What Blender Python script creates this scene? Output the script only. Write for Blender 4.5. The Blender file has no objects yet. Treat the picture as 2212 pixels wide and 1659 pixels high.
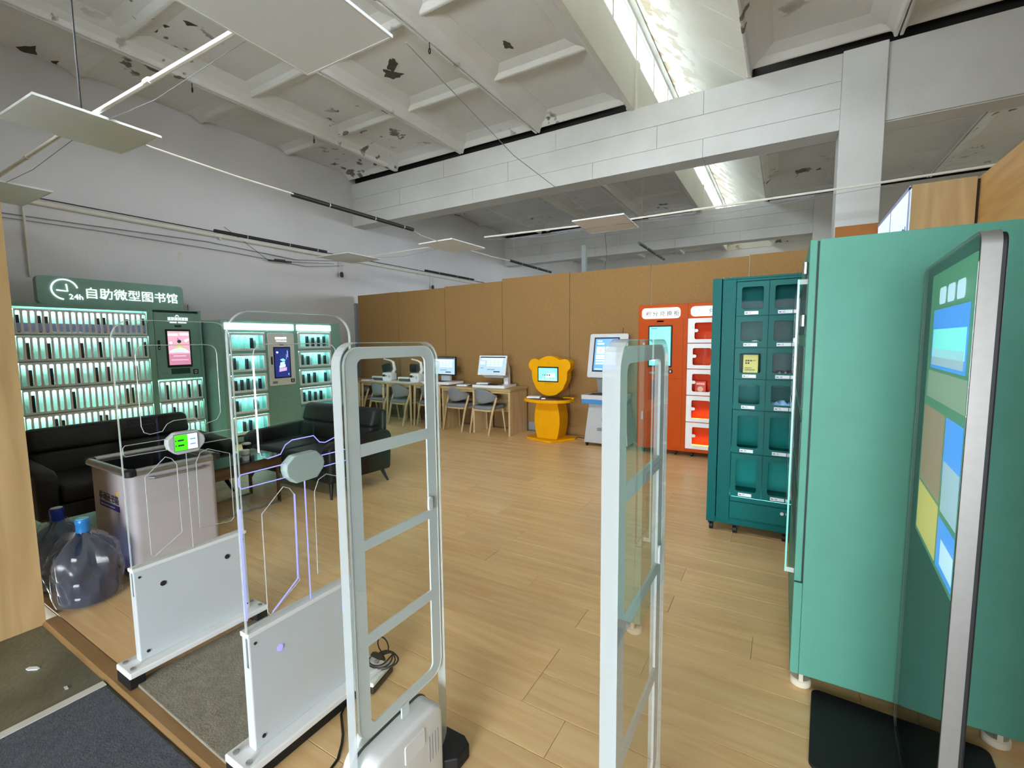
import bpy, bmesh, math, random
from mathutils import Matrix, Vector
random.seed(7)
S = bpy.context.scene
COL = S.collection
PI = math.pi
# ------------------------------------------------------------------ camera
def rowsR(yaw, pitch, roll):
    cy, sy = math.cos(yaw), math.sin(yaw)
    f = Vector((sy*math.cos(pitch), cy*math.cos(pitch), math.sin(pitch)))
    r = Vector((cy, -sy, 0)); d = f.cross(r)
    cr, sr = math.cos(roll), math.sin(roll)
    return cr*r + sr*d, -sr*r + cr*d, f
cr_, cd_, cf_ = rowsR(math.radians(-30.73), math.radians(-5.29), math.radians(.57))
cam = bpy.data.cameras.new('camera'); cam.sensor_fit = 'HORIZONTAL'; cam.sensor_width = 36
cam.lens = 989.2/2212*36; cam.clip_start = .05; cam.clip_end = 200
camo = bpy.data.objects.new('camera', cam); COL.objects.link(camo)
camo.matrix_world = Matrix(((cr_.x, -cd_.x, -cf_.x, 0), (cr_.y, -cd_.y, -cf_.y, 0), (cr_.z, -cd_.z, -cf_.z, 1.5), (0, 0, 0, 1)))
S.camera = camo
# ------------------------------------------------------------------ world, light, exposure
W = bpy.data.worlds.new('sky'); S.world = W; W.use_nodes = True
bg = W.node_tree.nodes['Background']; bg.inputs[0].default_value = (.86, .93, 1, 1); bg.inputs[1].default_value = 15.0
def portal(name, loc, rot, sx, sy):
    l = bpy.data.lights.new(name, 'AREA'); l.shape = 'RECTANGLE'; l.size = sx; l.size_y = sy; l.cycles.is_portal = True
    o = bpy.data.objects.new(name, l); o.location = loc; o.rotation_euler = rot; COL.objects.link(o)
for yc, ln in ((4, 6.4), (10.3, 6), (16.5, 6)):      # skylight window openings, facing into the room (+x)
    portal('skylight_portal', (-2.1, yc, 5.86), (0, -PI/2, 0), .62, ln)
portal('fill_clerestory_portal', (-2.5, .36, 3.85), (PI/2, 0, 0), 4.0, .7)  # guides daylight through the added clerestory
portal('fill_window_portal', (9.75, 10.3, 2.95), (0, PI/2, 0), .9, 5.0)       # unseen windows added in the right wall for fill
portal('fill_window_portal', (9.75, 16.5, 3.2), (0, PI/2, 0), 2.2, 4.0)
portal('added_hall_portal', (.4, -5.15, 1.2), (PI/2, 0, 0), 3.2, 2.5)     # end opening of the unseen hall added behind the camera, facing +y
S.view_settings.view_transform = 'Standard'; S.view_settings.look = 'None'
S.view_settings.exposure = 1.15; S.view_settings.gamma = 1; S.view_settings.use_curve_mapping = False
S.cycles.use_denoising = True
try: S.cycles.denoiser = 'OPENIMAGEDENOISE'
except Exception: pass
S.cycles.max_bounces = 14; S.cycles.diffuse_bounces = 6; S.cycles.glossy_bounces = 5; S.cycles.transparent_max_bounces = 40
S.cycles.caustics_reflective = False; S.cycles.caustics_refractive = False; S.cycles.sample_clamp_indirect = 8
# ------------------------------------------------------------------ materials
def lin(c):
    if isinstance(c, str): c = tuple(int(c[i:i+2], 16)/255 for i in (0, 2, 4))
    return tuple((x/12.92 if x <= .04045 else ((x+.055)/1.055)**2.4) for x in c)
def newmat(n):
    m = bpy.data.materials.new(n); m.use_nodes = True
    return m, m.node_tree.nodes, m.node_tree.links, m.node_tree.nodes['Principled BSDF']
def mat(n, c, rough=.5, metal=0, var=.06, scale=6, bump=0, bscale=60, emit=0, rnd=0, coat=0, spec=.5):
    m, N, L, B = newmat(n); c = lin(c)
    B.inputs['Roughness'].default_value = rough; B.inputs['Metallic'].default_value = metal
    B.inputs['Specular IOR Level'].default_value = spec
    if coat: B.inputs['Coat Weight'].default_value = coat
    tc = N.new('ShaderNodeTexCoord')
    nz = N.new('ShaderNodeTexNoise'); nz.inputs['Scale'].default_value = scale; nz.inputs['Detail'].default_value = 4
    L.new(tc.outputs['Object'], nz.inputs['Vector'])
    mr = N.new('ShaderNodeMapRange'); mr.inputs[1].default_value = .3; mr.inputs[2].default_value = .7
    mr.inputs[3].default_value = 1-var; mr.inputs[4].default_value = 1+var
    L.new(nz.outputs[0], mr.inputs[0])
    mx = N.new('ShaderNodeMix'); mx.data_type = 'RGBA'; mx.blend_type = 'MULTIPLY'; mx.inputs[0].default_value = 1
    mx.inputs[6].default_value = (*c, 1)
    last = mr.outputs[0]
    if rnd:
        oi = N.new('ShaderNodeObjectInfo'); m2 = N.new('ShaderNodeMapRange'); m2.inputs[3].default_value = 1-rnd; m2.inputs[4].default_value = 1+rnd
        L.new(oi.outputs['Random'], m2.inputs[0]); mm = N.new('ShaderNodeMath'); mm.operation = 'MULTIPLY'
        L.new(last, mm.inputs[0]); L.new(m2.outputs[0], mm.inputs[1]); last = mm.outputs[0]
    cb = N.new('ShaderNodeCombineColor'); [L.new(last, cb.inputs[i]) for i in range(3)]
    L.new(cb.outputs[0], mx.inputs[7]); L.new(mx.outputs[2], B.inputs['Base Color'])
    if emit:
        L.new(mx.outputs[2], B.inputs['Emission Color']); B.inputs['Emission Strength'].default_value = emit
    if bump:
        n2 = N.new('ShaderNodeTexNoise'); n2.inputs['Scale'].default_value = bscale; n2.inputs['Detail'].default_value = 3
        L.new(tc.outputs['Object'], n2.inputs['Vector'])
        bp = N.new('ShaderNodeBump'); bp.inputs['Strength'].default_value = bump; bp.inputs['Distance'].default_value = .01
        L.new(n2.outputs[0], bp.inputs['Height']); L.new(bp.outputs[0], B.inputs['Normal'])
    return m
def emat(n, c, s):           # lamps and screens only
    m, N, L, B = newmat(n); c = lin(c)
    tc = N.new('ShaderNodeTexCoord'); nz = N.new('ShaderNodeTexNoise'); nz.inputs['Scale'].default_value = 3
    L.new(tc.outputs['Object'], nz.inputs['Vector'])
    mr = N.new('ShaderNodeMapRange'); mr.inputs[3].default_value = s*.92; mr.inputs[4].default_value = s*1.08
    L.new(nz.outputs[0], mr.inputs[0]); L.new(mr.outputs[0], B.inputs['Emission Strength'])
    B.inputs['Base Color'].default_value = (.02, .02, .02, 1); B.inputs['Emission Color'].default_value = (*c, 1); B.inputs['Roughness'].default_value = .25
    return m
def wood(n, c1, c2, rough=.45, axis='X', sc=1.0, rnd=.0, bump=.05):
    m, N, L, B = newmat(n); B.inputs['Roughness'].default_value = rough
    tc = N.new('ShaderNodeTexCoord'); mp = N.new('ShaderNodeMapping')
    s = {'X': (1.2, 14, 14), 'Y': (14, 1.2, 14), 'Z': (14, 14, 1.2)}[axis]
    mp.inputs['Scale'].default_value = [k*sc for k in s]
    src = tc.outputs['Object']
    if rnd:
        oi = N.new('ShaderNodeObjectInfo'); va = N.new('ShaderNodeVectorMath'); va.operation = 'ADD'
        vm = N.new('ShaderNodeVectorMath'); vm.operation = 'SCALE'; vm.inputs[3].default_value = 31
        cb = N.new('ShaderNodeCombineXYZ'); [L.new(oi.outputs['Random'], cb.inputs[i]) for i in range(3)]
        L.new(cb.outputs[0], vm.inputs[0]); L.new(src, va.inputs[0]); L.new(vm.outputs[0], va.inputs[1]); src = va.outputs[0]
    L.new(src, mp.inputs[0])
    nz = N.new('ShaderNodeTexNoise'); nz.inputs['Scale'].default_value = 1.6; nz.inputs['Detail'].default_value = 6; nz.inputs['Distortion'].default_value = .6
    L.new(mp.outputs[0], nz.inputs['Vector'])
    rp = N.new('ShaderNodeValToRGB'); rp.color_ramp.elements[0].position = .32; rp.color_ramp.elements[1].position = .68
    rp.color_ramp.elements[0].color = (*lin(c1), 1); rp.color_ramp.elements[1].color = (*lin(c2), 1)
    L.new(nz.outputs[0], rp.inputs[0]); out = rp.outputs[0]
    if rnd:
        m2 = N.new('ShaderNodeMapRange'); m2.inputs[3].default_value = 1-rnd; m2.inputs[4].default_value = 1+rnd
        L.new(oi.outputs['Random'], m2.inputs[0]); hv = N.new('ShaderNodeHueSaturation'); L.new(m2.outputs[0], hv.inputs['Value']); L.new(out, hv.inputs['Color']); out = hv.outputs[0]
    L.new(out, B.inputs['Base Color'])
    bp = N.new('ShaderNodeBump'); bp.inputs['Strength'].default_value = bump; bp.inputs['Distance'].default_value = .005
    L.new(nz.outputs[0], bp.inputs['Height']); L.new(bp.outputs[0], B.inputs['Normal'])
    return m
def stained(n, c, stain, amount=.6, sc=1.1, rough=.85, dark=(.18, .17, .14), peel=True, edge=False):
    """painted concrete: pale coat, broad damp tint and small flaked patches"""
    m, N, L, B = newmat(n); B.inputs['Roughness'].default_value = rough
    tc = N.new('ShaderNodeTexCoord'); src = tc.outputs['Object']
    def noise(s, d, v=0):
        z = N.new('ShaderNodeTexNoise'); z.inputs['Scale'].default_value = s; z.inputs['Detail'].default_value = d; L.new(src, z.inputs['Vector']); return z.outputs[0]
    def rng(o, a, b, lo=0, hi=1):
        r = N.new('ShaderNodeMapRange'); r.inputs[1].default_value = a; r.inputs[2].default_value = b; r.inputs[3].default_value = lo; r.inputs[4].default_value = hi; L.new(o, r.inputs[0]); return r.outputs[0]
    def mix(f, a, b):
        x = N.new('ShaderNodeMix'); x.data_type = 'RGBA'
        L.new(f, x.inputs[0])
        for i, k in ((6, a), (7, b)):
            if isinstance(k, tuple): x.inputs[i].default_value = (*k, 1)
            else: L.new(k, x.inputs[i])
        return x.outputs[2]
    base = mix(rng(noise(sc, 5), .35, .72, 0, amount), lin(c), lin(stain))
    if peel:
        big = rng(noise(.55, 3), .56, .62); sm = rng(noise(4.5, 6), .60, .63)
        if edge:      # flaking gathers along the window side of the boards
            sx = N.new('ShaderNodeSeparateXYZ'); L.new(src, sx.inputs[0]); big = rng(sx.outputs[0], -1.75, -1.2, 1, 0); sm = rng(noise(3.2, 8), .50, .56)
        mu = N.new('ShaderNodeMath'); mu.operation = 'MULTIPLY'; L.new(big, mu.inputs[0]); L.new(sm, mu.inputs[1])
        base = mix(mu.outputs[0], base, dark)
    L.new(base, B.inputs['Base Color'])
    bp = N.new('ShaderNodeBump'); bp.inputs['Strength'].default_value = .25; bp.inputs['Distance'].default_value = .01
    L.new(noise(30, 4), bp.inputs['Height']); L.new(bp.outputs[0], B.inputs['Normal'])
    return m
def clear(n, tint=(.97, .99, .98), ior=1.45, haze=0., hazec=(.8, .85, .85), boost=1.0, rough=.02):
    m = bpy.data.materials.new(n); m.use_nodes = True; N = m.node_tree.nodes; L = m.node_tree.links
    N.remove(N['Principled BSDF']); out = N['Material Output']
    t = N.new('ShaderNodeBsdfTransparent'); t.inputs[0].default_value = (*tint, 1)
    g = N.new('ShaderNodeBsdfGlossy'); g.inputs['Roughness'].default_value = rough
    fr = N.new('ShaderNodeFresnel'); fr.inputs[0].default_value = ior
    ge = N.new('ShaderNodeNewGeometry'); iv = N.new('ShaderNodeMath'); iv.operation = 'SUBTRACT'; iv.inputs[0].default_value = boost; iv.operation = 'MULTIPLY_ADD'; iv.inputs[1].default_value = -boost; iv.inputs[2].default_value = boost; L.new(ge.outputs['Backfacing'], iv.inputs[0])
    mu = N.new('ShaderNodeMath'); mu.operation = 'MULTIPLY'; mu.use_clamp = True; L.new(iv.outputs[0], mu.inputs[1]); L.new(fr.outputs[0], mu.inputs[0])
    mx = N.new('ShaderNodeMixShader'); L.new(mu.outputs[0], mx.inputs[0]); L.new(t.outputs[0], mx.inputs[1]); L.new(g.outputs[0], mx.inputs[2])
    o = mx
    if haze:
        d = N.new('ShaderNodeBsdfDiffuse'); d.inputs[0].default_value = (*hazec, 1)
        m2 = N.new('ShaderNodeMixShader'); m2.inputs[0].default_value = haze
        L.new(mx.outputs[0], m2.inputs[1]); L.new(d.outputs[0], m2.inputs[2]); o = m2
    L.new(o.outputs[0], out.inputs[0]); return m
# ------------------------------------------------------------------ mesh builder
class M:
    def __init__(s): s.v = []; s.f = []
    def add(s, v, f):
        n = len(s.v); s.v += [tuple(p) for p in v]; s.f += [tuple(i+n for i in q) for q in f]; return s
    def box(s, x0, y0, z0, x1, y1, z1):
        x0, x1 = sorted((x0, x1)); y0, y1 = sorted((y0, y1)); z0, z1 = sorted((z0, z1))
        return s.add([(x0, y0, z0), (x1, y0, z0), (x1, y1, z0), (x0, y1, z0), (x0, y0, z1), (x1, y0, z1), (x1, y1, z1), (x0, y1, z1)],
                     [(0, 3, 2, 1), (4, 5, 6, 7), (0, 1, 5, 4), (1, 2, 6, 5), (2, 3, 7, 6), (3, 0, 4, 7)])
    def hexa(s, lo, hi):          # 4 low corners, 4 high corners
        return s.add(list(lo)+list(hi), [(0, 3, 2, 1), (4, 5, 6, 7), (0, 1, 5, 4), (1, 2, 6, 5), (2, 3, 7, 6), (3, 0, 4, 7)])
    @staticmethod
    def ax(a, u, v, w):           # plane coords (u,v), depth w along axis a
        return (w, u, v) if a == 'x' else (u, w, v) if a == 'y' else (u, v, w)
    def prism(s, pts, a, lo, hi):
        n = len(pts); v = [M.ax(a, u, w, lo) for u, w in pts]+[M.ax(a, u, w, hi) for u, w in pts]
        return s.add(v, [tuple(range(n))[::-1], tuple(range(n, 2*n))]+[(i, (i+1) % n, (i+1) % n+n, i+n) for i in range(n)])
    def ring(s, out, inn, a, lo, hi):
        n = len(out); v = []
        for d in (lo, hi):
            v += [M.ax(a, u, w, d) for u, w in out]+[M.ax(a, u, w, d) for u, w in inn]
        f = []
        for i in range(n):
            j = (i+1) % n
            f += [(i, j, n+j, n+i), (2*n+i, 3*n+i, 3*n+j, 2*n+j), (i, 2*n+i, 2*n+j, j), (n+i, n+j, 3*n+j, 3*n+i)]
        return s.add(v, f)
    def tube(s, pts, r, n=8, closed=False, cap=True):
        pts = [Vector(p) for p in pts]; m = len(pts); v = []; up = Vector((0, 0, 1))
        rr = r if isinstance(r, (list, tuple)) else [r]*m
        prev = None
        for i, p in enumerate(pts):
            a = pts[(i-1) % m] if (closed or i > 0) else p; b = pts[(i+1) % m] if (closed or i < m-1) else p
            t = (b-a).normalized()
            if prev is None:
                k = t.cross(up)
                if k.length < .05: k = t.cross(Vector((1, 0, 0)))
            else: k = prev - t*prev.dot(t)
            k.normalize(); prev = k; l = t.cross(k)
            v += [tuple(p+rr[i]*(math.cos(2*PI*j/n)*k+math.sin(2*PI*j/n)*l)) for j in range(n)]
        f = []
        for i in range(m if closed else m-1):
            i2 = (i+1) % m
            f += [(i*n+j, i*n+(j+1) % n, i2*n+(j+1) % n, i2*n+j) for j in range(n)]
        if cap and not closed: f += [tuple(range(n))[::-1], tuple(range((m-1)*n, m*n))]
        return s.add(v, f)
    def lathe(s, prof, n=20, c=(0, 0, 0), a='z'):
        v = []; m = len(prof)
        for r, h in prof:
            for j in range(n):
                x, y = r*math.cos(2*PI*j/n), r*math.sin(2*PI*j/n)
                p = (x, y, h) if a == 'z' else (x, h, y) if a == 'y' else (h, x, y)
                v.append((p[0]+c[0], p[1]+c[1], p[2]+c[2]))
        f = [(i*n+j, i*n+(j+1) % n, (i+1)*n+(j+1) % n, (i+1)*n+j) for i in range(m-1) for j in range(n)]
        f += [tuple(range(n))[::-1], tuple(range((m-1)*n, m*n))]
        return s.add(v, f)
    def grid(s, fn, nu, nv, thick=None):
        base = [fn(i/nu, j/nv) for i in range(nu+1) for j in range(nv+1)]
        f = [(i*(nv+1)+j, (i+1)*(nv+1)+j, (i+1)*(nv+1)+j+1, i*(nv+1)+j+1) for i in range(nu) for j in range(nv)]
        if not thick: return s.add(base, f)
        k = len(base); b2 = [(p[0]+thick[0], p[1]+thick[1], p[2]+thick[2]) for p in base]
        g = f+[tuple(i+k for i in q[::-1]) for q in f]
        bd = [i*(nv+1) for i in range(nu+1)]+[nu*(nv+1)+j for j in range(1, nv+1)]+[i*(nv+1)+nv for i in range(nu-1, -1, -1)]+[j for j in range(nv-1, 0, -1)]
        g += [(bd[i], bd[(i+1) % len(bd)], bd[(i+1) % len(bd)]+k, bd[i]+k) for i in range(len(bd))]
        return s.add(base+b2, g)
    def xf(s, m):
        s.v = [tuple(m @ Vector(p)) for p in s.v]; return s
    def join(s, o): return s.add(o.v, o.f)
    def mesh(s, name, m, bevel=0, smooth=False, inv=None, seg=2):
        me = bpy.data.meshes.new(name); v = s.v if inv is None else [tuple(inv @ Vector(p)) for p in s.v]
        me.from_pydata(v, [], s.f)
        bm = bmesh.new(); bm.from_mesh(me); bmesh.ops.recalc_face_normals(bm, faces=bm.faces)
        if bevel:
            e = [x for x in bm.edges if len(x.link_faces) == 2 and x.calc_face_angle(0) > .6]
            bmesh.ops.bevel(bm, geom=e, offset=bevel, segments=seg, affect='EDGES', profile=.5, clamp_overlap=True)
        if smooth:
            for q in bm.faces: q.smooth = True
            for x in bm.edges:
                if len(x.link_faces) == 2 and x.calc_face_angle(0) > .7: x.smooth = False
        bm.to_mesh(me); bm.free(); me.materials.append(m); return me
def rr(u0, v0, u1, v1, r, n=5):
    p = []
    for cx, cy, a in ((u1-r, v1-r, 0), (u0+r, v1-r, 90), (u0+r, v0+r, 180), (u1-r, v0+r, 270)):
        p += [(cx+r*math.cos(math.radians(a+90*i/n)), cy+r*math.sin(math.radians(a+90*i/n))) for i in range(n+1)]
    return p
def corners(u0, v0, u1, v1, n=5):      # square outline matching rr() point for point
    return [c for c in ((u1, v1), (u0, v1), (u0, v0), (u1, v0)) for _ in range(n+1)]
def circ(u, v, r, n=16): return [(u+r*math.cos(2*PI*i/n), v+r*math.sin(2*PI*i/n)) for i in range(n)]
WM = {}
def world(o): return WM.get(o.name, Matrix())
def thing(name, label, cat, loc=(0, 0, 0), rz=0, group=None):
    o = bpy.data.objects.new(name, None); o.empty_display_size = .1; o.location = loc; o.rotation_euler = (0, 0, rz); COL.objects.link(o)
    o['label'] = label; o['category'] = cat
    if group: o['group'] = group
    WM[o.name] = Matrix.Translation(loc) @ Matrix.Rotation(rz, 4, 'Z'); return o
def link(name, me, parent=None, loc=(0, 0, 0), label=None, rz=0):
    o = bpy.data.objects.new(name, me); COL.objects.link(o); o.location = loc; o.rotation_euler = (0, 0, rz)
    base = Matrix()
    if parent: o.parent = parent; base = world(parent)
    WM[o.name] = base @ Matrix.Translation(loc) @ Matrix.Rotation(rz, 4, 'Z')
    if label: o['label'] = label
    return o
def part(p, name, mb, m, bevel=0, smooth=False, local=False, label=None, seg=2):
    """mesh part of p; vertices in world coordinates unless local"""
    me = mb.mesh(name, m, bevel, smooth, None if (local or p is None) else world(p).inverted(), seg)
    return link(name, me, p, label=label)
def solo(name, mb, m, label, cat, group=None, bevel=0, smooth=False, base=(0, 0, 0), rz=0):
    """a thing that is one mesh, vertices relative to its base"""
    o = link(name, mb.mesh(name, m, bevel, smooth), None, base, label, rz); o['category'] = cat
    if group: o['group'] = group
    return o
def struct(name, mb, m, bevel=0, p=None):
    o = part(p, name, mb, m, bevel)
    if p is None: o['kind'] = 'structure'
    return o
def dup(root, loc, rz=None, label=None, name=None):
    r = root.copy(); COL.objects.link(r); r.location = loc
    if rz is not None: r.rotation_euler = (0, 0, rz)
    if label: r['label'] = label
    WM[r.name] = Matrix.Translation(loc) @ Matrix.Rotation(r.rotation_euler.z, 4, 'Z')
    for c in list(root.children):
        d = c.copy(); COL.objects.link(d); d.parent = r; WM[d.name] = world(r) @ Matrix.Translation(d.location)
        for g in list(c.children):
            e = g.copy(); COL.objects.link(e); e.parent = d
    return r
def text_mb(body, size, o, u, n, depth=.004, bold=0):
    """lettering: lower left corner of the text box at o, running along u, rising along +z, thick along n"""
    c = bpy.data.curves.new('lettering', 'FONT'); c.body = body; c.size = size; c.extrude = depth/2; c.resolution_u = 1; c.offset = bold
    ob = bpy.data.objects.new('lettering', c); COL.objects.link(ob)
    me = bpy.data.meshes.new_from_object(ob.evaluated_get(bpy.context.evaluated_depsgraph_get()))
    o, u, n = Vector(o), Vector(u).normalized(), Vector(n).normalized(); up = Vector((0, 0, 1))
    v = [tuple(o+u*p.co.x+up*p.co.y+n*(p.co.z+depth/2)) for p in me.vertices]; f = [tuple(q.vertices) for q in me.polygons]
    bpy.data.objects.remove(ob); bpy.data.curves.remove(c); bpy.data.meshes.remove(me)
    return M().add(v, f)
# ------------------------------------------------------------------ palette
m_wall = stained('wall_paint', 'dad8da', 'c8c5c4', .7, .5, peel=False)
m_wallb = stained('wall_white', 'e2e0dc', 'cfccc4', .5, .5, peel=False)
m_ceil = stained('slab_paint', 'e4e4e2', 'cfccc6', .7, .9)
m_beam = stained('beam_paint', 'd6d6d4', 'c2c0b8', .7, 1.2, peel=False)
m_trim = stained('upstand_paint', 'dedcd4', 'ccc8bc', .5, 1.2, peel=False)
m_lid = stained('lid_paint', 'e2ded2', 'd2cbb6', .6, 1.4, dark=(.42, .33, .22), edge=True)
m_cork = mat('cork_board', '9a784c', .9, spec=.1, var=.1, scale=60, bump=.15, bscale=220)
m_plank = wood('oak_floor', 'e2b67e', 'eecb94', .34, 'X', 1.0, .06)
m_floor = mat('floor_screed', '9a9080', .8)
m_oak = wood('oak_board', 'ae8e5e', 'c8a878', .5, 'Z', .5)
m_oaky = wood('oak_furniture', 'a98d60', 'c8ae80', .45, 'X', .8)
m_oakp = wood('pale_leg_wood', 'c0a577', 'd6bf94', .45, 'Z', .8)
m_thr = wood('threshold_wood', '7a5a36', 'a07e50', .5, 'X', .6)
m_dark = mat('black_plastic', '17181a', .4, var=.1)
m_black = mat('matt_black', '0e0e10', .6, var=.1)
m_leather = mat('black_leather', '0a090a', .55, var=.15, scale=20, bump=.25, bscale=90)
m_box = mat('box_white', 'ccd2d4', .45, var=.02)
m_white = mat('white_plastic', 'e8e8e8', .4, var=.02)
m_whiteg = mat('white_gloss', 'eceded', .25, var=.02)
m_grey = mat('grey_plastic', 'c4c6c8', .4, var=.03)
m_steel = mat('brushed_aluminium', 'b8b8ba', .38, 1, var=.05, scale=30)
m_silver = mat('silver_edge', '8e8b88', .5, .5, var=.04, scale=40)
m_fabric = mat('grey_fabric', '84868a', .95, var=.12, scale=90, bump=.3, bscale=300)
m_teal = mat('teal_paint', '88b0a6', .5, spec=.15, var=.04)
m_tealin = mat('teal_inner', 'c4e6de', .5, var=.03)
m_mint = mat('mint_paint', '5a9885', .48, spec=.15, var=.04)
m_deep = mat('deep_teal_paint', '005c5a', .42, spec=.15, var=.04)
m_deepd = mat('deep_teal_door', '05625f', .4, spec=.15, var=.05)
m_orange = mat('orange_paint', 'b84800', .42, spec=.15, var=.04)
m_orangein = mat('orange_inner', 'd8501c', .5, spec=.15, var=.05)
m_yellow = mat('yellow_paint', 'e8a406', .42, spec=.15, var=.03)
m_blue = mat('blue_stripe', '3c88c8', .4, var=.03)
m_mat = mat('entrance_mat', '53575f', .95, var=.18, scale=50, bump=.4, bscale=150)
m_tile = stained('olive_tile', '75725e', '54523f', .9, 3, rough=.45, dark=(.09, .085, .06))
m_stone = mat('grey_stone_mat', '8d8778', .9, var=.16, scale=26, bump=.35, bscale=120)
m_tape = mat('white_tape', 'd0cec4', .6, var=.05)
m_acr = clear('clear_acrylic')
m_acrd = clear('clear_acrylic_reflective', boost=1.3)
m_glass = clear('window_glass', (.98, 1, 1))
m_dimglass = clear('dusty_window_glass', (.44, .46, .46))  # grey tint dims the daylight through the rooflight panes
m_dpane = clear('deep_locker_pane', (.98, 1, 1), boost=.08)
m_lpane = clear('locker_pane', (.98, 1, 1), boost=.25)
m_pet = clear('blue_bottle_plastic', (.42, .53, .74), 1.5, .12, (.06, .11, .24))
m_bag = clear('thin_film', (.93, .93, .93), 1.5, .06, (.7, .72, .74), 1.2, .28)
m_edge = clear('acrylic_edge', (.86, .9, .9), 1.5, .34, (.86, .9, .9))
m_edgew = clear('acrylic_edge_white', (.84, .88, .88), 1.5, .5, (.6, .62, .62))
m_etch = clear('etched_line', (.8, .84, .84), 1.5, .4, (.8, .84, .84))
m_led = emat('edge_lit_blue', '8f92ff', .75)
m_ledw = emat('edge_lit_white', 'f4f8ec', .8)
m_void = mat('sooty_recess', '1c1814', .9)  # near-black colour paints in the shade of the void above the beams
m_bar = clear('frosted_bar', (.8, .85, .86), 1.45, .86, (.74, .78, .79))
m_lamp = emat('sign_white', 'f0fffa', .9)
m_lamps = emat('lamp_strip', 'ecfffa', 3.5)
m_strip = emat('cell_led', 'd0fff0', 8.5)
m_stripb = emat('cell_led_blue', 'c4f6ff', 11)
m_amber = emat('cell_led_amber', 'ff9030', 6)
m_lampoff = mat('diffuser_off', 'eef4fc', .5, var=.02)
m_cable = mat('cable_black', '141210', .5)
m_conduit = mat('white_conduit', 'dcd8cc', .45)
m_pink = emat('screen_pink', 'd59aae', .75); m_pinkd = emat('screen_rose', 'c07c96', .7)
m_navy = emat('screen_navy', '16246e', .7); m_sky = emat('screen_sky', '3a86e8', .85); m_ice = emat('screen_ice', 'bfe0f0', .8)
m_aqua = emat('screen_aqua', '78e2dc', .9); m_scw = emat('screen_white', 'eef4fa', .85); m_scg = emat('screen_green', '3cf000', .9)
m_scgd = emat('screen_forest', '4e8a5c', .5); m_scy = emat('screen_yellow', 'd8cc60', .6); m_scr = emat('screen_tan', 'b08a6a', .5)
m_scd = emat('screen_ink', '26384a', .3); m_scb = emat('screen_grey_blue', '9db8c8', .75)
m_ink = mat('print_ink', '23242e', .6); m_inkg = mat('print_grey', '8a8c90', .6); m_inkb = mat('print_blue', '2c2a80', .6)
SCENE_PARTS = True
# ================================================================== STRUCTURE
# floor: screed slab with the oak planks laid on it as pieces
fl = struct('floor', M().box(-8.2, .79, -.2, 10, 19.6, -.012), m_floor)
pk = M().box(0, 0, -.012, 1.217, .1885, 0).mesh('plank', m_plank, .0012, seg=1)
np_ = 0
for r in range(31):
    y = .792+.19*r; x = -8.2-random.choice((0, .2, .41, .62, .83, 1.02))
    while x < 1.5:
        if x > -8.3-.9: link('plank', pk, fl, (x, y, 0)); np_ += 1
        x += 1.2185
far = struct('plank_field', M().box(1.6, .792, -.012, 10, 6.9, 0), m_plank, p=fl); part(fl, 'bounce_floor', M().box(-8.1, 6.69, -.012, 1.6, 19.5, -.001).box(1.6, 6.9, -.012, 10, 19.5, -.001), m_floor); far['kind'] = 'stuff'  # unseen floor behind the partition made grey to keep bounce light neutral
struct('floor_outside', M().box(-9, -9, -.3, 10, .722, -.02), m_tile)
struct('trim_1', M().prism([(.722, -.05), (.722, -.012), (.735, -.002), (.788, .001), (.79, -.05)], 'x', -3.44, 10), m_thr)
# walls
XL = -8.13
struct('wall_left', M().box(XL-.3, .4, -.2, XL, 19.8, 5.3), m_wall)
struct('wall_back', M().box(XL, 19.5, -.2, 10, 19.8, 5.3), m_wallb)
struct('wall_right', M().box(9.7, .4, -.2, 10, 7.8, 5.3).box(9.7, 12.8, -.2, 10, 14.5, 5.3).box(9.7, 18.5, -.2, 10, 19.5, 5.3).box(9.7, 14.5, -.2, 10, 18.5, 2.1).box(9.7, 14.5, 4.3, 10, 18.5, 5.3).box(9.7, 7.8, -.2, 10, 12.8, 2.55).box(9.7, 7.8, 3.45, 10, 12.8, 5.3), m_wall)
w = struct('window_5', M().box(9.8, 7.8, 2.55, 9.88, 12.8, 2.6).box(9.8, 7.8, 3.4, 9.88, 12.8, 3.45), m_white)     # unseen window band added in the right wall for fill light
for k in range(6):
    y = 7.8+k
    part(w, 'mullion', M().box(9.8, y-.03 if k else y, 2.6, 9.88, y+.03 if k < 5 else y, 3.4), m_white)
    if k < 5: part(w, 'pane', M().box(9.837, y+.03, 2.6, 9.843, y+.97, 3.4), m_glass)
wf = struct('wall_front', M().box(XL, .40, 3.3, 10, .72, 3.5).box(XL, .40, 4.2, 10, .72, 5.3).box(.5, .40, 3.5, 10, .72, 4.2).box(XL, .40, 3.5, -4.5, .72, 4.2).box(-.5, .40, 3.5, .5, .72, 4.2).box(.52, .40, -.2, 10, .72, 3.3), m_wall)  # unseen front wall, right jamb pulled in to shade the mint cabinet
w = struct('window_4', M().box(-4.5, .50, 3.5, -.5, .58, 3.54).box(-4.5, .50, 4.16, -.5, .58, 4.2), m_white)     # unseen clerestory over the entrance, added to light ceiling and beam
for k in range(5):
    x = -4.5+k
    part(w, 'mullion', M().box(x-.03, .50, 3.54, x+.03, .58, 4.16), m_white)
    if k < 4: part(w, 'pane', M().box(x+.03, .537, 3.54, x+.97, .543, 4.16), m_glass)
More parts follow.
